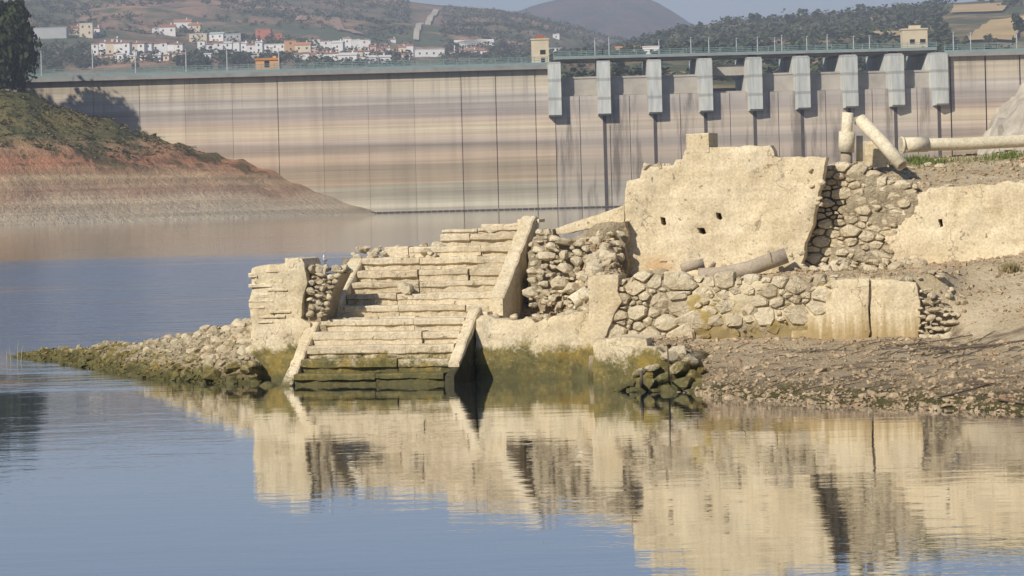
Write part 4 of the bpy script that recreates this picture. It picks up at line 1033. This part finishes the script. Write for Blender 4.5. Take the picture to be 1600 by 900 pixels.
# spillway
ztop = [dz(p, 97-(p-868)/600*15) for p in piers]
zbot = [dz(p, 182-(p-868)/600*18) for p in piers]
NOSE = 2.1
pier_objs = []
for i, p in enumerate(piers):
    yaw = math.radians(lerp(0, 15, max(0, (i-1))/7)); hw = 1.32
    prof = [(-NOSE, zbot[i]+.25), (-NOSE+.3, zbot[i]), (1.0, zbot[i]-.2), (13.5, zbot[i]-.2), (13.5, ztop[i]), (-NOSE+1.2, ztop[i]), (-NOSE, ztop[i]-.4)]
    o = MB().prism(prof, -hw, hw).build('pier', M_pier, dam); fix_normals(o)
    o.location = (dx(p)-DO.x, 0, 0); o.rotation_euler = (0, 0, yaw)
    # dark wet joint running down below the nose
    if i: MB().box(-.35, .35, -.03, .4, -2, zbot[i]).build('drain_stain', M_drain, o); o.children[0].rotation_euler = (0, 0, -yaw)
    if i in (1, 2, 3): MB().box(1.0, 1.15, -.03, .4, -2, zbot[i]-2).build('drain_pipe', M_drain, o); o.children[-1].rotation_euler = (0, 0, -yaw)
M_bayshadow = M_gate
for i in range(8):
    x0, x1 = dx(piers[i])+1.1, dx(piers[i+1])-1.1
    zc = dz(piers[i], 151-(piers[i]-868)/600*14)                # crest of the spillway
    zg = dz(piers[i], 121-(piers[i]-868)/600*12)                # head of the gate
    mid = (x0+x1)/2
    dbox('panel', x0-1.0, mid-.06, 0, 6, -2.5, zc, M_spill); dbox('panel', mid+.06, x1+1.0, 0.02, 6, -2.5, zc+.02, M_spill)
    if i == 3:
        dbox('gate', x0, x1, 3.4, 4.2, zc+3.6, dz(1140, 100), M_gate); dbox('gate', x0, x1, 1.5, 2.2, zc-.5, zc+.35, M_gate)
    else:
        g_ = dbox('gate', x0, x1, 1.2, 2.0, zc-.5, zg, M_gate)
        MB().box(x0-DO.x, x1-DO.x, 1.05, 1.18, zg-.35, zg+.05).build('gate_rib', M_gate, g_)
        MB().box(x0-DO.x, x1-DO.x, 1.05, 1.18, zc+.1, zc+.4).build('gate_rib', M_gate, g_)
    za = (ztop[i]+ztop[i+1])/2
    dbox('bridge_beam', x0-.2, x1+.2, 2.0, 8.0, za+.02, za+.55, M_deck)
    dbox('crest_slab', x0-1.1, x1+1.1, 1.0, 10.5, za+.555, za+.85, M_deck)
    dbox('kerb', x0-1.1, x1+1.1, 1.0, 1.35, za+.855, za+1.2, M_rail)
    rail_run(piers[i], piers[i+1], ztop[i]+1.0, ztop[i+1]+1.0, 1.2)
dbox('core', dx(868), dx(1478), 5.5, 13, -2.5, dz(900, 156), M_joint)
# floating boom along the foot
bm_ = MB(); n = 48
for i in range(n):
    xa, xb = lerp(dx(560), dx(1010), i/n), lerp(dx(560), dx(1010), (i+.94)/n); bm_.tube([(xa-dx(780), 0, 0.12), (xb-dx(780), 0, .12)], .26, 6)
o = bm_.build('floating_boom', M_joint); o.location = (dx(780), DD-9, 0); tag(o, 'thin dark floating boom on the water before the dam foot', 'boom')

# gatehouses
M_cream = plain('cream_render', (0.62, 0.53, 0.37), 0.9, 0.25, 0.5)
M_cap = plain('red_cap', (0.35, 0.12, 0.07), 0.8, 0.2)
M_win = plain('dark_glass', (0.03, 0.03, 0.035), 0.3, 0.1)
def gatehouse(pxa, pxb, pyt, pyb, label, cap, wins, d=DD+6):
    a = P(pxa, pyb, d); b_ = P(pxb, pyt, d); w = b_.x-a.x; h = b_.z-a.z
    o = empty('gatehouse', ((a.x+b_.x)/2, d, a.z), 0, label, 'building')
    MB().box(-w/2, w/2, 0, 3.6, -.6, h).build('wall', M_cream, o)
    r = MB().box(-w/2-.15, w/2+.15, -.15, 3.75, h+.005, h+.3).build('roof', M_cream, o)
    cm = MB().box(-w*.2, w*.25, .8, 2.6, h+.305, h+.95).build('roof_hut', cap, r)
    for (wx, wz, ww, wh) in wins:
        f = MB().box(wx*w-ww/2, wx*w+ww/2, -.05, .12, wz*h-wh/2, wz*h+wh/2).build('window', M_cream, o)
        MB().box(wx*w-ww/2+.1, wx*w+ww/2-.1, -.08, -.052, wz*h-wh/2+.1, wz*h+wh/2-.1).build('pane', M_win, f)
gatehouse(831, 857, 62, 101, 'narrow cream tower hut with red cap on the dam crest', M_cap, [(.15, .5, 1.3, 1.1), (.15, .18, 1.0, 1.1)])
gatehouse(1411, 1449, 46, 82, 'wide cream hut with dark windows on the dam crest above the right spillway piers', M_cream, [(-.12, .48, 1.2, 1.1), (.3, .48, 1.3, 1.1), (.3, .16, .8, .9)])
# lamp posts
def lamp(px, pyt, pyb, label, d=DD+4):
    a = P(px, pyb, d); h = P(px, pyt, d).z-a.z
    o = empty('lamp_post', a, 0, label, 'lamp', 'lamp posts along the dam crest')
    MB().tube([(0, 0, -.8), (0, 0, h)], [.15, .09], 6).build('pole', M_lamp, o)
    MB().box(-.12, .12, -.7, .15, h-.02, h+.14).build('lamp_head', M_lamp, o)
ORD = 'first second third fourth fifth sixth seventh eighth ninth tenth eleventh twelfth thirteenth fourteenth fifteenth sixteenth'.split()
for k_, px in enumerate((65, 145, 212, 291, 355, 436)): lamp(px, 81-(px-65)*.012, 116-(px-65)*.026, 'tall thin lamp post on the left dam crest, %s from the left' % ORD[k_])
for k_, px in enumerate((930, 952, 1030, 1080, 1108, 1151, 1184, 1211, 1222, 1261, 1293, 1334, 1359)): lamp(px, 62-(px-930)*.02+JR.uniform(-3, 4), 92-(px-930)*.024, 'thin steel lamp post on the spillway bridge, %s from the narrow tower hut' % ORD[k_])
for k_, px in enumerate((1490, 1517, 1589)): lamp(px, 52+JR.uniform(-2, 8), 78, 'thin steel lamp post right of the wide cream hut, %s from it' % ORD[k_])

# ------------------------------------------------------------------ hills
def hill_mat(name, soil, soil2, green, gsc, glo, ghi, bumpd=6):
    t = NT(name)
    c = t.mix(t.ramp(t.noise(0.006, 6, 0.65), [(0.4, 0.0), (0.6, 1.0)]), soil, soil2)
    c = t.mix(t.ramp(t.noise(gsc, 7, 0.7), [(glo, 0.0), (ghi, 1.0)]), c, green)
    c = t.mix(0.5, c, t.ramp(t.noise(0.12, 4, 0.7), [(0.3, (0.5, 0.5, 0.5)), (0.65, (1.2, 1.2, 1.2))]), 'MULTIPLY')
    return t.fin(c, 0.95, t.bump(t.noise(0.03, 6, 0.7), 0.8, bumpd), 0.1)
M_hillL = hill_mat('scrub_hillside', (0.44, 0.26, 0.165), (0.27, 0.175, 0.12), (0.095, 0.115, 0.06), 0.011, 0.44, 0.56)
M_hillR = hill_mat('olive_hillside', (0.38, 0.26, 0.14), (0.28, 0.19, 0.11), (0.085, 0.10, 0.045), 0.013, 0.42, 0.54)
M_mount = hill_mat('far_mountain', (0.17, 0.10, 0.075), (0.10, 0.075, 0.06), (0.05, 0.058, 0.04), 0.005, 0.45, 0.58, 20)
def hill(name, px0, px1, step, dlo, dhi, nd, base, ridge, mat, label, rough=1.0, seed=0):
    """a slope running from dlo up to a ridge at dhi and down behind; heights follow the lie of the land seen over the dam"""
    v = []; cols = int((px1-px0)/step)+1
    def hh(px, t):
        py = lerp(interp(px, base), interp(px, ridge), min(1, t)**0.8) ; d = lerp(dlo, dhi, t)
        z = P(px, py, d).z
        x = P(px, py, d).x
        z += (fbm(x*.004+seed, d*.004, seed, 5)*14+fbm(x*.018, d*.018, seed+2, 4)*4)*rough*min(1, t*3)*(1-.75*sstep(.6, 1, t))
        if t > 1: z -= (t-1)*(dhi-dlo)*.35
        return x, d, z
    rows = [k/nd*1.5 for k in range(nd+1)]
    for t in rows:
        for i in range(cols): v.append(hh(px0+i*step, t))
    f = [(j*cols+i, j*cols+i+1, (j+1)*cols+i+1, (j+1)*cols+i) for j in range(nd) for i in range(cols-1)]
    tag(mesh(name, v, f, mat, None, True), label, kind='structure')
    return hh
hl_base = [(-900, 135), (0, 130), (400, 122), (900, 130), (1300, 130)]
hl_ridge = [(-900, -90), (0, -40), (300, -28), (480, -18), (580, -6), (640, 3), (690, 10), (760, 14), (830, 24), (880, 36), (950, 58), (1100, 82), (1300, 92)]
hL = hill('hillside', -900, 1300, 10, 1700, 3200, 130, hl_base, hl_ridge, M_hillL, 'brown scrub-covered hillside behind the white village', 1.0, 1)
hr_base = [(700, 150), (1000, 140), (1600, 130), (2400, 130)]
hr_ridge = [(700, 100), (900, 84), (1000, 66), (1060, 46), (1120, 36), (1200, 31), (1280, 24), (1340, 18), (1400, 9), (1470, 3), (1600, -2), (2400, -40)]
hR = hill('hillside', 700, 2400, 10, 900, 2200, 110, hr_base, hr_ridge, M_hillR, 'tree-covered ridge with tan fields rising behind the spillway', .7, 5)
hM = hill('mountain', 300, 1700, 10, 3800, 5200, 24, [(300, 120), (1700, 120)], [(300, 60), (560, 50), (760, 36), (830, 14), (870, 2), (910, -8), (960, -10), (1000, -3), (1030, 8), (1060, 26), (1090, 44), (1150, 56), (1700, 60)], M_mount, 'dark rounded mountain in the haze behind the dam', 3.0, 9)
hF = hill('mountain', -400, 2600, 20, 6200, 7600, 10, [(-400, 110), (2600, 110)], [(-400, 40), (600, 24), (700, 22), (900, 30), (1100, 38), (1300, 30), (1600, 20), (2600, 20)], M_mount, 'faint far mountain range on the horizon', 3.0, 12)
def strip(name, seq, hh, w, mat, label, cat_kind='structure'):
    v = []; f = []
    fine = []
    for (a, b_) in zip(seq, seq[1:]):
        for k in range(10): fine.append((lerp(a[0], b_[0], k/10), lerp(a[1], b_[1], k/10)))
    fine.append(seq[-1])
    for px, t in fine:
        for s in (-1, -.33, .33, 1):
            x, d, z = hh(px+s*w, t); v.append((x, d, z+1.5))
    for i in range(len(fine)-1):
        for k in range(3): f.append((i*4+k, i*4+k+1, (i+1)*4+k+1, (i+1)*4+k))
    return tag(mesh(name, v, f, mat), label, kind=cat_kind)
M_track = plain('pale_track', (0.52, 0.46, 0.36), 0.95, 0.3, .05)
M_tan = plain('dry_field', (0.50, 0.36, 0.17), 0.95, 0.35, .03)
def t_of(hh, px, py):
    best = (9e9, .5)
    for k in range(1, 100):
        x, d, z = hh(px, k/100); u = (x)/d; vv = (z-H)/d
        y = CY-F*(vv*cr+u*sr); best = min(best, (abs(y-py), k/100))
    return best[1]
strip('track', [(px, t_of(hL, px, py)) for px, py in ((650, 64), (660, 48), (672, 30), (682, 16))], hL, 4.5, M_track, 'pale firebreak track climbing the hillside')
strip('track', [(px, t_of(hL, px, py)) for px, py in ((470, 34), (500, 40), (530, 48), (560, 58))], hL, 9, plain('red_track', (0.36, 0.24, 0.17), .95, .3, .05), 'reddish bare track across the hillside')
strip('field', [(px, t_of(hR, px, py)) for px, py in ((1525, 22), (1535, 14), (1530, 9))], hR, 42, M_tan, 'tan stubble field on the crest of the ridge')
strip('field', [(px, t_of(hR, px, py)) for px, py in ((1545, 66), (1556, 54), (1570, 42), (1584, 32))], hR, 36, M_tan, 'tan stubble slope at the right end of the ridge')
strip('field', [(px, t_of(hR, px, py)) for px, py in ((1330, 62), (1360, 58), (1400, 60))], hR, 20, M_tan, 'narrow tan field below the trees of the ridge')

# ------------------------------------------------------------------ trees
def leaf_mat(name, c1, c2, c3):
    t = NT(name)
    c = t.mix(t.ramp(t.noise(0.7, 3), [(0.35, 0.0), (0.65, 1.0)]), c1, c2)
    c = t.mix(t.ramp(t.rnd(), [(0.3, 0.0), (1.0, 0.6)]), c, c3)
    return t.fin(c, 0.8, None, 0.15)
M_leaf = leaf_mat('olive_foliage', (0.045, 0.062, 0.026), (0.085, 0.10, 0.045), (0.10, 0.095, 0.04))
M_pine = leaf_mat('dark_foliage', (0.022, 0.038, 0.018), (0.05, 0.07, 0.025), (0.04, 0.05, 0.02))
M_bark = plain('bark', (0.09, 0.07, 0.05), 0.9, 0.4, 2)
def crown_mesh(name, seed, clumps, leaves, lsize, mat, tall=1.0):
    """leaf-sized faces in clumps through a unit crown (radius about 1, base at z=0)"""
    r = random.Random(seed); v = []; f = []
    for c in range(clumps):
        a = r.uniform(0, 6.3); z = r.uniform(.15, 1)*tall; q = math.sqrt(max(.05, 1-((z/tall-.42)/.62)**2))*r.uniform(.2, .8)
        cc = Vector((math.cos(a)*q, math.sin(a)*q, z)); cs = r.uniform(.2, .4)
        for l in range(leaves):
            p = cc+Vector((r.gauss(0, 1), r.gauss(0, 1), r.gauss(0, .8))).normalized()*cs*r.uniform(.45, 1)
            n = (p-cc).normalized()+Vector((r.gauss(0, .5), r.gauss(0, .5), r.gauss(0, .5))); n.normalize()
            a_ = n.cross(Vector((.3, .2, 1))).normalized()*lsize*r.uniform(.6, 1.3); b_ = n.cross(a_).normalized()*lsize*r.uniform(.6, 1.3)
            k = len(v); v += [p-a_, p-b_*.6, p+a_, p+b_*.8]; f.append((k, k+1, k+2, k+3))
    me = bpy.data.meshes.new(name); me.from_pydata([tuple(p) for p in v], [], f); me.materials.append(mat); return me
CROWNS = [crown_mesh('crown', 200+k, 11, 30, .16, M_leaf, 1.15) for k in range(5)]
DARKC = [crown_mesh('crown', 300+k, 12, 32, .15, M_pine, 1.5) for k in range(3)]
TRUNK = bpy.data.meshes.new('trunk')
m_ = MB(); m_.tube([(0, 0, -.4), (.03, 0, .2), (.0, .02, .75)], [.11, .075, .03], 5); m_.tube([(.02, 0, .25), (.3, .1, .65)], [.05, .02], 4); m_.tube([(.02, 0, .3), (-.28, -.1, .7)], [.05, .02], 4)
TRUNK.from_pydata(m_.v, [], m_.f); TRUNK.materials.append(M_bark)
TR = random.Random(55)
def tree(p, size, label, group, pool=None, name='tree'):
    o = empty(name, p, TR.uniform(0, 6.3), label, 'tree', group)
    t = bpy.data.objects.new('trunk', TRUNK); link(t, o); t.scale = (size, size, size*.8)
    c = bpy.data.objects.new('crown', TR.choice(pool or CROWNS)); link(c, o); c.scale = (size*TR.uniform(.85, 1.25), size*TR.uniform(.85, 1.25), size*TR.uniform(.8, 1.1)); c.location = (0, 0, size*.3)
    return o
# trees right behind the dam crest, in front of the village
for i in range(90):
    px = TR.choice((TR.uniform(60, 145), TR.uniform(60, 145), TR.uniform(285, 315), TR.uniform(345, 385), TR.uniform(640, 840), TR.uniform(700, 840), TR.uniform(145, 640))); py = (TR.uniform(86, 112) if px < 145 or px > 640 else TR.uniform(98, 114))-px*.012
    t = t_of(hL, px, py); x, d, z = hL(px, t)
    tree((x, d, z-.5), TR.uniform(2.6, 5.2), 'small dark green tree on the low slope between village and dam crest', 'trees between village and dam', CROWNS+DARKC)
for i in range(150):
    px = TR.uniform(880, 1600); ry = interp(px, hr_ridge); py = lerp(ry+1, 120, TR.random()**1.2)
    if px > 1490 and 16 < py < 62 and TR.random() < .85: continue
    t = t_of(hR, px, py); x, d, z = hR(px, t)
    tree((x, d, z-.5), TR.uniform(2.8, 5.6), 'dark olive green tree in the wood covering the ridge behind the spillway', 'trees on the ridge', CROWNS+DARKC[:1])
for k_, (px, py, s) in enumerate(((1478, 6, 7), (1488, 8, 6), (1572, 8, 7), (1596, 10, 9), (1590, 60, 6))):
    t = t_of(hR, px, py); x, d, z = hR(px, t); tree((x, d, z-.5), s, 'tree standing out by the tan field on the ridge, %s from the left' % ORD[k_], 'skyline trees by the tan field', DARKC)
# olive groves too many to count: one object of small crowns on the slopes
def grove(name, n, hh, pxr, label, seed, skip=None, mat=M_leaf, size=(1.8, 3.6), tr=(.05, .98)):
    r = random.Random(seed); v = []; f = []; rot = [(math.cos(a), math.sin(a)) for a in np.arange(0, 6.28, 6.28/6)]
    c = 0
    while c < n:
        px = r.uniform(*pxr); t = r.uniform(*tr)
        x, d, z = hh(px, t)
        if fbm(x*.006, d*.006, seed, 3) < -.12 or (skip and skip(px, t)): c += .2; continue
        s = r.uniform(*size); z += s*.6; c += 1
        for q in range(16):
            p = Vector((x+r.gauss(0, .5)*s, d+r.gauss(0, .5)*s, z+r.gauss(0, .38)*s)); k = len(v); w = s*.33
            a = r.uniform(0, 6.3); n1 = Vector((math.cos(a), math.sin(a), r.uniform(-.6, .6)))*w; n2 = n1.cross(Vector((r.uniform(-1, 1), r.uniform(-1, 1), 1))).normalized()*w
            v += [p-n1, p-n2, p+n1, p+n2]; f.append((k, k+1, k+2, k+3))
    tag(mesh(name, v, f, mat), label, kind='stuff')
def skip_track(px, t): return 640 < px < 690 and t < .98
def skip_field(px, t): return px > 1480 and t > .3
grove('olive_grove', 4200, hL, (-60, 1000), 'rows of olive trees and scrub dotted over the hillside', 61, skip_track)
r = random.Random(63); v = []; f = []
for i in range(34):
    for j in range(46):
        px = 560+i*8.2+j*1.2+r.uniform(-1, 1); t = .30+j*.0148+r.uniform(-.002, .002)
        if px > 850 or skip_track(px, t) or fbm(px*.02, t*6, 3) < -.22: continue
        x, d, z = hL(px, t); s = r.uniform(1.8, 2.8)
        for q in range(12):
            p = Vector((x+r.gauss(0, .5)*s, d+r.gauss(0, .5)*s, z+s*.6+r.gauss(0, .35)*s)); k = len(v); w = s*.36; a = r.uniform(0, 6.3)
            n1 = Vector((math.cos(a), math.sin(a), r.uniform(-.6, .6)))*w; n2 = n1.cross(Vector((r.uniform(-1, 1), r.uniform(-1, 1), 1))).normalized()*w
            v += [p-n1, p-n2, p+n1, p+n2]; f.append((k, k+1, k+2, k+3))
tag(mesh('olive_grove', v, f, M_leaf), 'olive trees planted in regular rows on the slope right of the firebreak', kind='stuff')
grove('olive_grove', 2600, hR, (860, 1640), 'dense olive wood covering the ridge behind the dam', 62, skip_field, size=(2.2, 4.2))

# big dark tree at the left edge on the headland, more of its kind out of frame
def big_tree(px, py, d, hgt, rad, label, seed):
    p = P(px, py, d); o = empty('tree', p, 0, label, 'tree')
    r = random.Random(seed)
    t = MB(); t.tube([(0, 0, -1), (.2, 0, hgt*.3), (0, .2, hgt*.8)], [.6, .4, .12], 8)
    for k in range(7):
        a = r.uniform(0, 6.3); z0 = r.uniform(.2, .6)*hgt; t.tube([(0.1, 0, z0), (math.cos(a)*rad*.6, math.sin(a)*rad*.6, z0+hgt*.15)], [.22, .06], 5)
    t.build('trunk', M_bark, o)
    me = crown_mesh('crown', seed, 62, 120, .062, M_pine, 1.0)
    c = bpy.data.objects.new('crown', me); link(c, o); c.scale = (rad, rad, hgt*.9); c.location = (0, 0, hgt*.08)
big_tree(0, 152, 603, 17.6, 8.2, 'big dark tree standing at the left edge above the headland', 71)
big_tree(-75, 140, 600, 16, 8, 'dark tree outside the left edge beside the big tree', 72)
big_tree(-150, 115, 598, 17, 8, 'dark tree far outside the left edge of the headland', 73)
# scrub on the headland
def s_head(r):
    px = r.uniform(-20, 330); X = (px-800)/F*622; Y = r.uniform(570, 640); h = headland(X, Y)
    return (X, Y, h) if h > 13.5+fbm(X*.05, Y*.05)*5 else None
r = random.Random(81); v = []; f = []
for _ in range(2400):
    p = s_head(r)
    if p is None: continue
    s = r.uniform(.2, .65)
    for q in range(9):
        c_ = Vector(p)+Vector((r.gauss(0, .6), r.gauss(0, .6), abs(r.gauss(0, .4))))*s; k = len(v); a = r.uniform(0, 6.3)
        n1 = Vector((math.cos(a), math.sin(a), r.uniform(-.5, .5)))*s*.4; n2 = n1.cross(Vector((r.uniform(-1, 1), 0.3, 1))).normalized()*s*.4
        v += [c_-n1, c_-n2, c_+n1, c_+n2]; f.append((k, k+1, k+2, k+3))
M_scrub = leaf_mat('dry_scrub', (0.20, 0.18, 0.075), (0.28, 0.235, 0.10), (0.28, 0.21, 0.10))
tag(mesh('scrub', v, f, M_scrub), 'low olive green scrub on the upper headland', kind='stuff')

# ------------------------------------------------------------------ village
WALLS = {k: plain('wall_'+k, c, .9, .15, .2) for k, c in dict(white=(.80, .79, .75), cream=(.70, .60, .43), red=(.50, .17, .10), orange=(.62, .36, .17), grey=(.45, .45, .44), pink=(.62, .42, .34)).items()}
ROOFS = {k: plain('roof_'+k, c, .9, .3, .4) for k, c in dict(tile=(.36, .16, .10), rust=(.42, .20, .11), pale=(.68, .66, .62), orange=(.55, .24, .11), teal=(.42, .50, .46)).items()}
VR = random.Random(17)
def house(pxa, pxb, pyt, pyb, wall, roof, label, group=None, style='gable', d=None, dep=9, floors=2):
    pxm = (pxa+pxb)/2
    if d is None:
        hh = hL if pxm < 900 else hR
        t = t_of(hh, pxm, pyb); d = hh(pxm, t)[1]
    a = P(pxa, pyb, d); b_ = P(pxb, pyt, d); c_ = P(pxm, pyb, d); w = b_.x-a.x; h = P(pxm, pyt, d).z-c_.z
    o = empty('house', (c_.x, d-dep/2, c_.z), VR.uniform(-.12, .12), label, 'house', group)
    rise = min(h*.3, w*.22, 2.6) if style == 'gable' else 0.0
    he = h-rise
    MB().box(-w/2, w/2, 0, dep, -3, he).build('wall', WALLS[wall], o)
    if style == 'gable':
        q = MB().prism([(-.4, he+.01), (dep+.4, he+.01), (dep/2, h)], -w/2-.3, w/2+.3).build('roof', ROOFS[roof], o); fix_normals(q)
    elif style == 'arch':
        n = 8; m = MB(); prof = [(w*.5*math.cos(math.pi*k/n), h*.45*math.sin(math.pi*k/n)) for k in range(n+1)]
        vv = [(x, 0, he*.55+z) for x, z in prof]+[(x, dep, he*.55+z) for x, z in prof]; k = n+1
        m.add(vv, [tuple(range(k)), tuple(range(2*k-1, k-1, -1))]+[(i, i+k, i+1+k, i+1) for i in range(n)]); q = m.build('roof', ROOFS[roof], o); fix_normals(q)
        o.children[0].data.vertices.foreach_get  # noqa
    else:
        q = MB().box(-w/2-.2, w/2+.2, -.2, dep+.2, he+.005, he+.5).build('roof', ROOFS[roof], o)
    if VR.random() < .5 and style != 'arch':
        MB().box(w*.2, w*.2+.8, dep*.4, dep*.4+.8, he+.2, h+1.0).build('chimney', WALLS[wall], q)
    nx = max(1, int(w/4.2)); nz = max(1, int(he/3.1))
    for i in range(min(nx, 9)):
        for j in range(min(nz, floors)):
            if VR.random() < .15: continue
            x = (i+.5)/nx*w-w/2; z = (j+.55)*he/nz
            MB().box(x-.55, x+.55, -.06, .1, z-.7, z+.7).build('window', M_win, o)
H_ = house
H_(52, 106, 45, 58, 'grey', 'teal', 'long low pale warehouse at the left above the village', style='flat', dep=14, floors=0)
H_(107, 128, 40, 57, 'cream', 'tile', 'cream house right of the long low warehouse')
H_(126, 146, 38, 57, 'cream', 'pale', 'cream block with flat roof next to the cream house', style='flat')
H_(144, 157, 42, 56, 'white', 'tile', 'small white house at the right of the cream block')
H_(158, 167, 50, 58, 'white', 'pale', 'tiny white house downhill of the cream block', style='flat')
x = 145
k = 0
while x < 285:
    w = VR.uniform(10.5, 13.5); H_(x, x+w-.6, 66+VR.uniform(-1.5, 1.5), 84+VR.uniform(-1, 3), VR.choice(('white', 'white', 'cream')), 'tile', 'white terraced house with red tiled roof in the long row, %s from its left end' % ORD[k], 'terraced houses in the long row', dep=10); x += w; k += 1
for k, x in enumerate((150, 166, 184, 203, 220, 240, 256, 270)): H_(x, x+VR.uniform(9, 13), 84+VR.uniform(-2, 2), 95+VR.uniform(-1, 3), VR.choice(('white', 'cream')), VR.choice(('tile', 'pale')), 'pale house below the long terraced row, %s from the left' % ORD[k], 'houses below the long row', dep=7)
H_(239, 252, 45, 56, 'white', 'pale', 'low white house at the left of the hilltop cluster', style='flat')
H_(250, 275, 38, 54, 'white', 'tile', 'white house in the middle of the hilltop cluster')
H_(273, 300, 30, 46, 'white', 'rust', 'tall white house topmost in the hilltop cluster')
H_(296, 314, 36, 54, 'cream', 'rust', 'cream house at the right of the hilltop cluster')
H_(297, 324, 54, 68, 'cream', 'pale', 'sandy house below the hilltop cluster', style='flat')
H_(328, 350, 50, 62, 'white', 'teal', 'white house with green-grey roof right of the hilltop cluster')
H_(348, 377, 54, 63, 'grey', 'teal', 'low grey-green shed right of the hilltop cluster', style='flat')
x = 310; k = 0
while x < 400:
    w = VR.uniform(11, 16); H_(x, x+w-.5, 66+VR.uniform(-2, 2), 82+VR.uniform(-1, 2), 'white', VR.choice(('pale', 'tile', 'pale')), 'bright white house in the row left of the red block, %s from the left' % ORD[k], 'white row left of the red block', style=VR.choice(('flat', 'gable'))); x += w; k += 1
H_(401, 424, 47, 68, 'red', 'rust', 'big brick-red block standing highest in the village', style='flat', dep=14, floors=3)
H_(422, 442, 53, 70, 'red', 'rust', 'lower brick-red wing beside the big red block', style='flat')
H_(413, 448, 70, 86, 'white', 'pale', 'large white house in front of the red block', style='flat')
H_(446, 464, 64, 82, 'orange', 'rust', 'orange-brown block right of the red block', style='flat')
H_(462, 486, 66, 82, 'cream', 'orange', 'ochre house next to the orange-brown block')
x = 484; k = 0
while x < 565:
    w = VR.uniform(12, 18); H_(x, x+w-.5, 63+VR.uniform(-2, 3), 79+VR.uniform(-1, 2), 'white', VR.choice(('pale', 'rust')), 'white house in the row right of the ochre house, %s from it' % ORD[k], 'white row right of the ochre house', style=VR.choice(('flat', 'gable'))); x += w; k += 1
for i in range(16):
    x = 448+i*12; H_(x, x+VR.uniform(9, 14), 80+VR.uniform(-2, 3), 93+VR.uniform(-1, 3), VR.choice(('white', 'pink', 'cream', 'white')), VR.choice(('tile', 'rust', 'tile')), 'small red-roofed house in the lower village, %s from the left' % ORD[i], 'red-roofed houses of the lower village', dep=7)
H_(530, 558, 82, 99, 'white', 'pale', 'large white gabled hall in the lower village', dep=14)
H_(575, 612, 86, 100, 'white', 'pale', 'white hall with broad pale roof nearest the dam in the lower village', dep=14)
for i in range(7):
    x = 568+i*11; H_(x, x+VR.uniform(8, 12), 72+VR.uniform(-3, 3), 85, VR.choice(('white', 'cream', 'pink')), VR.choice(('tile', 'rust')), 'little house at the right end of the village, %s from the left' % ORD[i], 'houses at the right end of the village', dep=7)
for i in range(46):
    x = VR.choice((VR.uniform(300, 400), VR.uniform(440, 640), VR.uniform(470, 640), VR.uniform(145, 285))); y = VR.uniform(66, 96); w = VR.uniform(7, 13)
    H_(x, x+w, y-VR.uniform(6, 9), y, VR.choice(('white', 'white', 'white', 'cream', 'pink')), VR.choice(('tile', 'rust', 'pale', 'tile')), 'small pale house packed among others in the white village', 'packed houses of the white village', dep=7, style=VR.choice(('gable', 'gable', 'flat')))
H_(651, 695, 78, 91, 'white', 'pale', 'long white shed standing apart right of the village', style='flat', dep=14, floors=1)
H_(710, 772, 63, 78, 'white', 'pale', 'wide white hall with arched roof right of the long shed', style='arch', dep=20, floors=1)
for i in range(4): H_(702+i*16, 713+i*16, 78+VR.uniform(-1, 2), 87, 'white', 'tile', 'small white house below the arched hall, %s from the left' % ORD[i], 'houses below the arched hall', dep=7)
H_(401, 436, 95, 108, 'orange', 'orange', 'small orange hut just behind the dam crest', d=690, style='flat', dep=5, floors=1)
H_(957, 1002, 72, 86, 'cream', 'orange', 'orange-roofed house behind the left spillway bays', dep=8, floors=1)
H_(1004, 1030, 74, 88, 'white', 'pale', 'white hut right of the orange-roofed house', style='flat', dep=6, floors=1)
H_(857, 880, 76, 84, 'white', 'pale', 'small white house right of the narrow tower hut', style='flat', dep=6, floors=1)
H_(864, 874, 54, 62, 'white', 'pale', 'white farmhouse alone on the slope above the narrow tower hut', style='flat', dep=6)

# ------------------------------------------------------------------ haze
hz = bpy.data.materials.new('haze_air'); hz.use_nodes = True; t = hz.node_tree; t.nodes.clear()
ho = t.nodes.new('ShaderNodeOutputMaterial'); hv = t.nodes.new('ShaderNodeVolumePrincipled')
hv.inputs['Color'].default_value = (0.78, 0.86, 1.0, 1); hv.inputs['Density'].default_value = 0.00021; hv.inputs['Anisotropy'].default_value = 0.0
t.links.new(hv.outputs[0], ho.inputs['Volume'])
hb = MB().box(-9500, 9500, -3500, 10500, -3.5, 520).build('haze', hz); tag(hb, 'thin pale haze filling the valley air', kind='stuff')
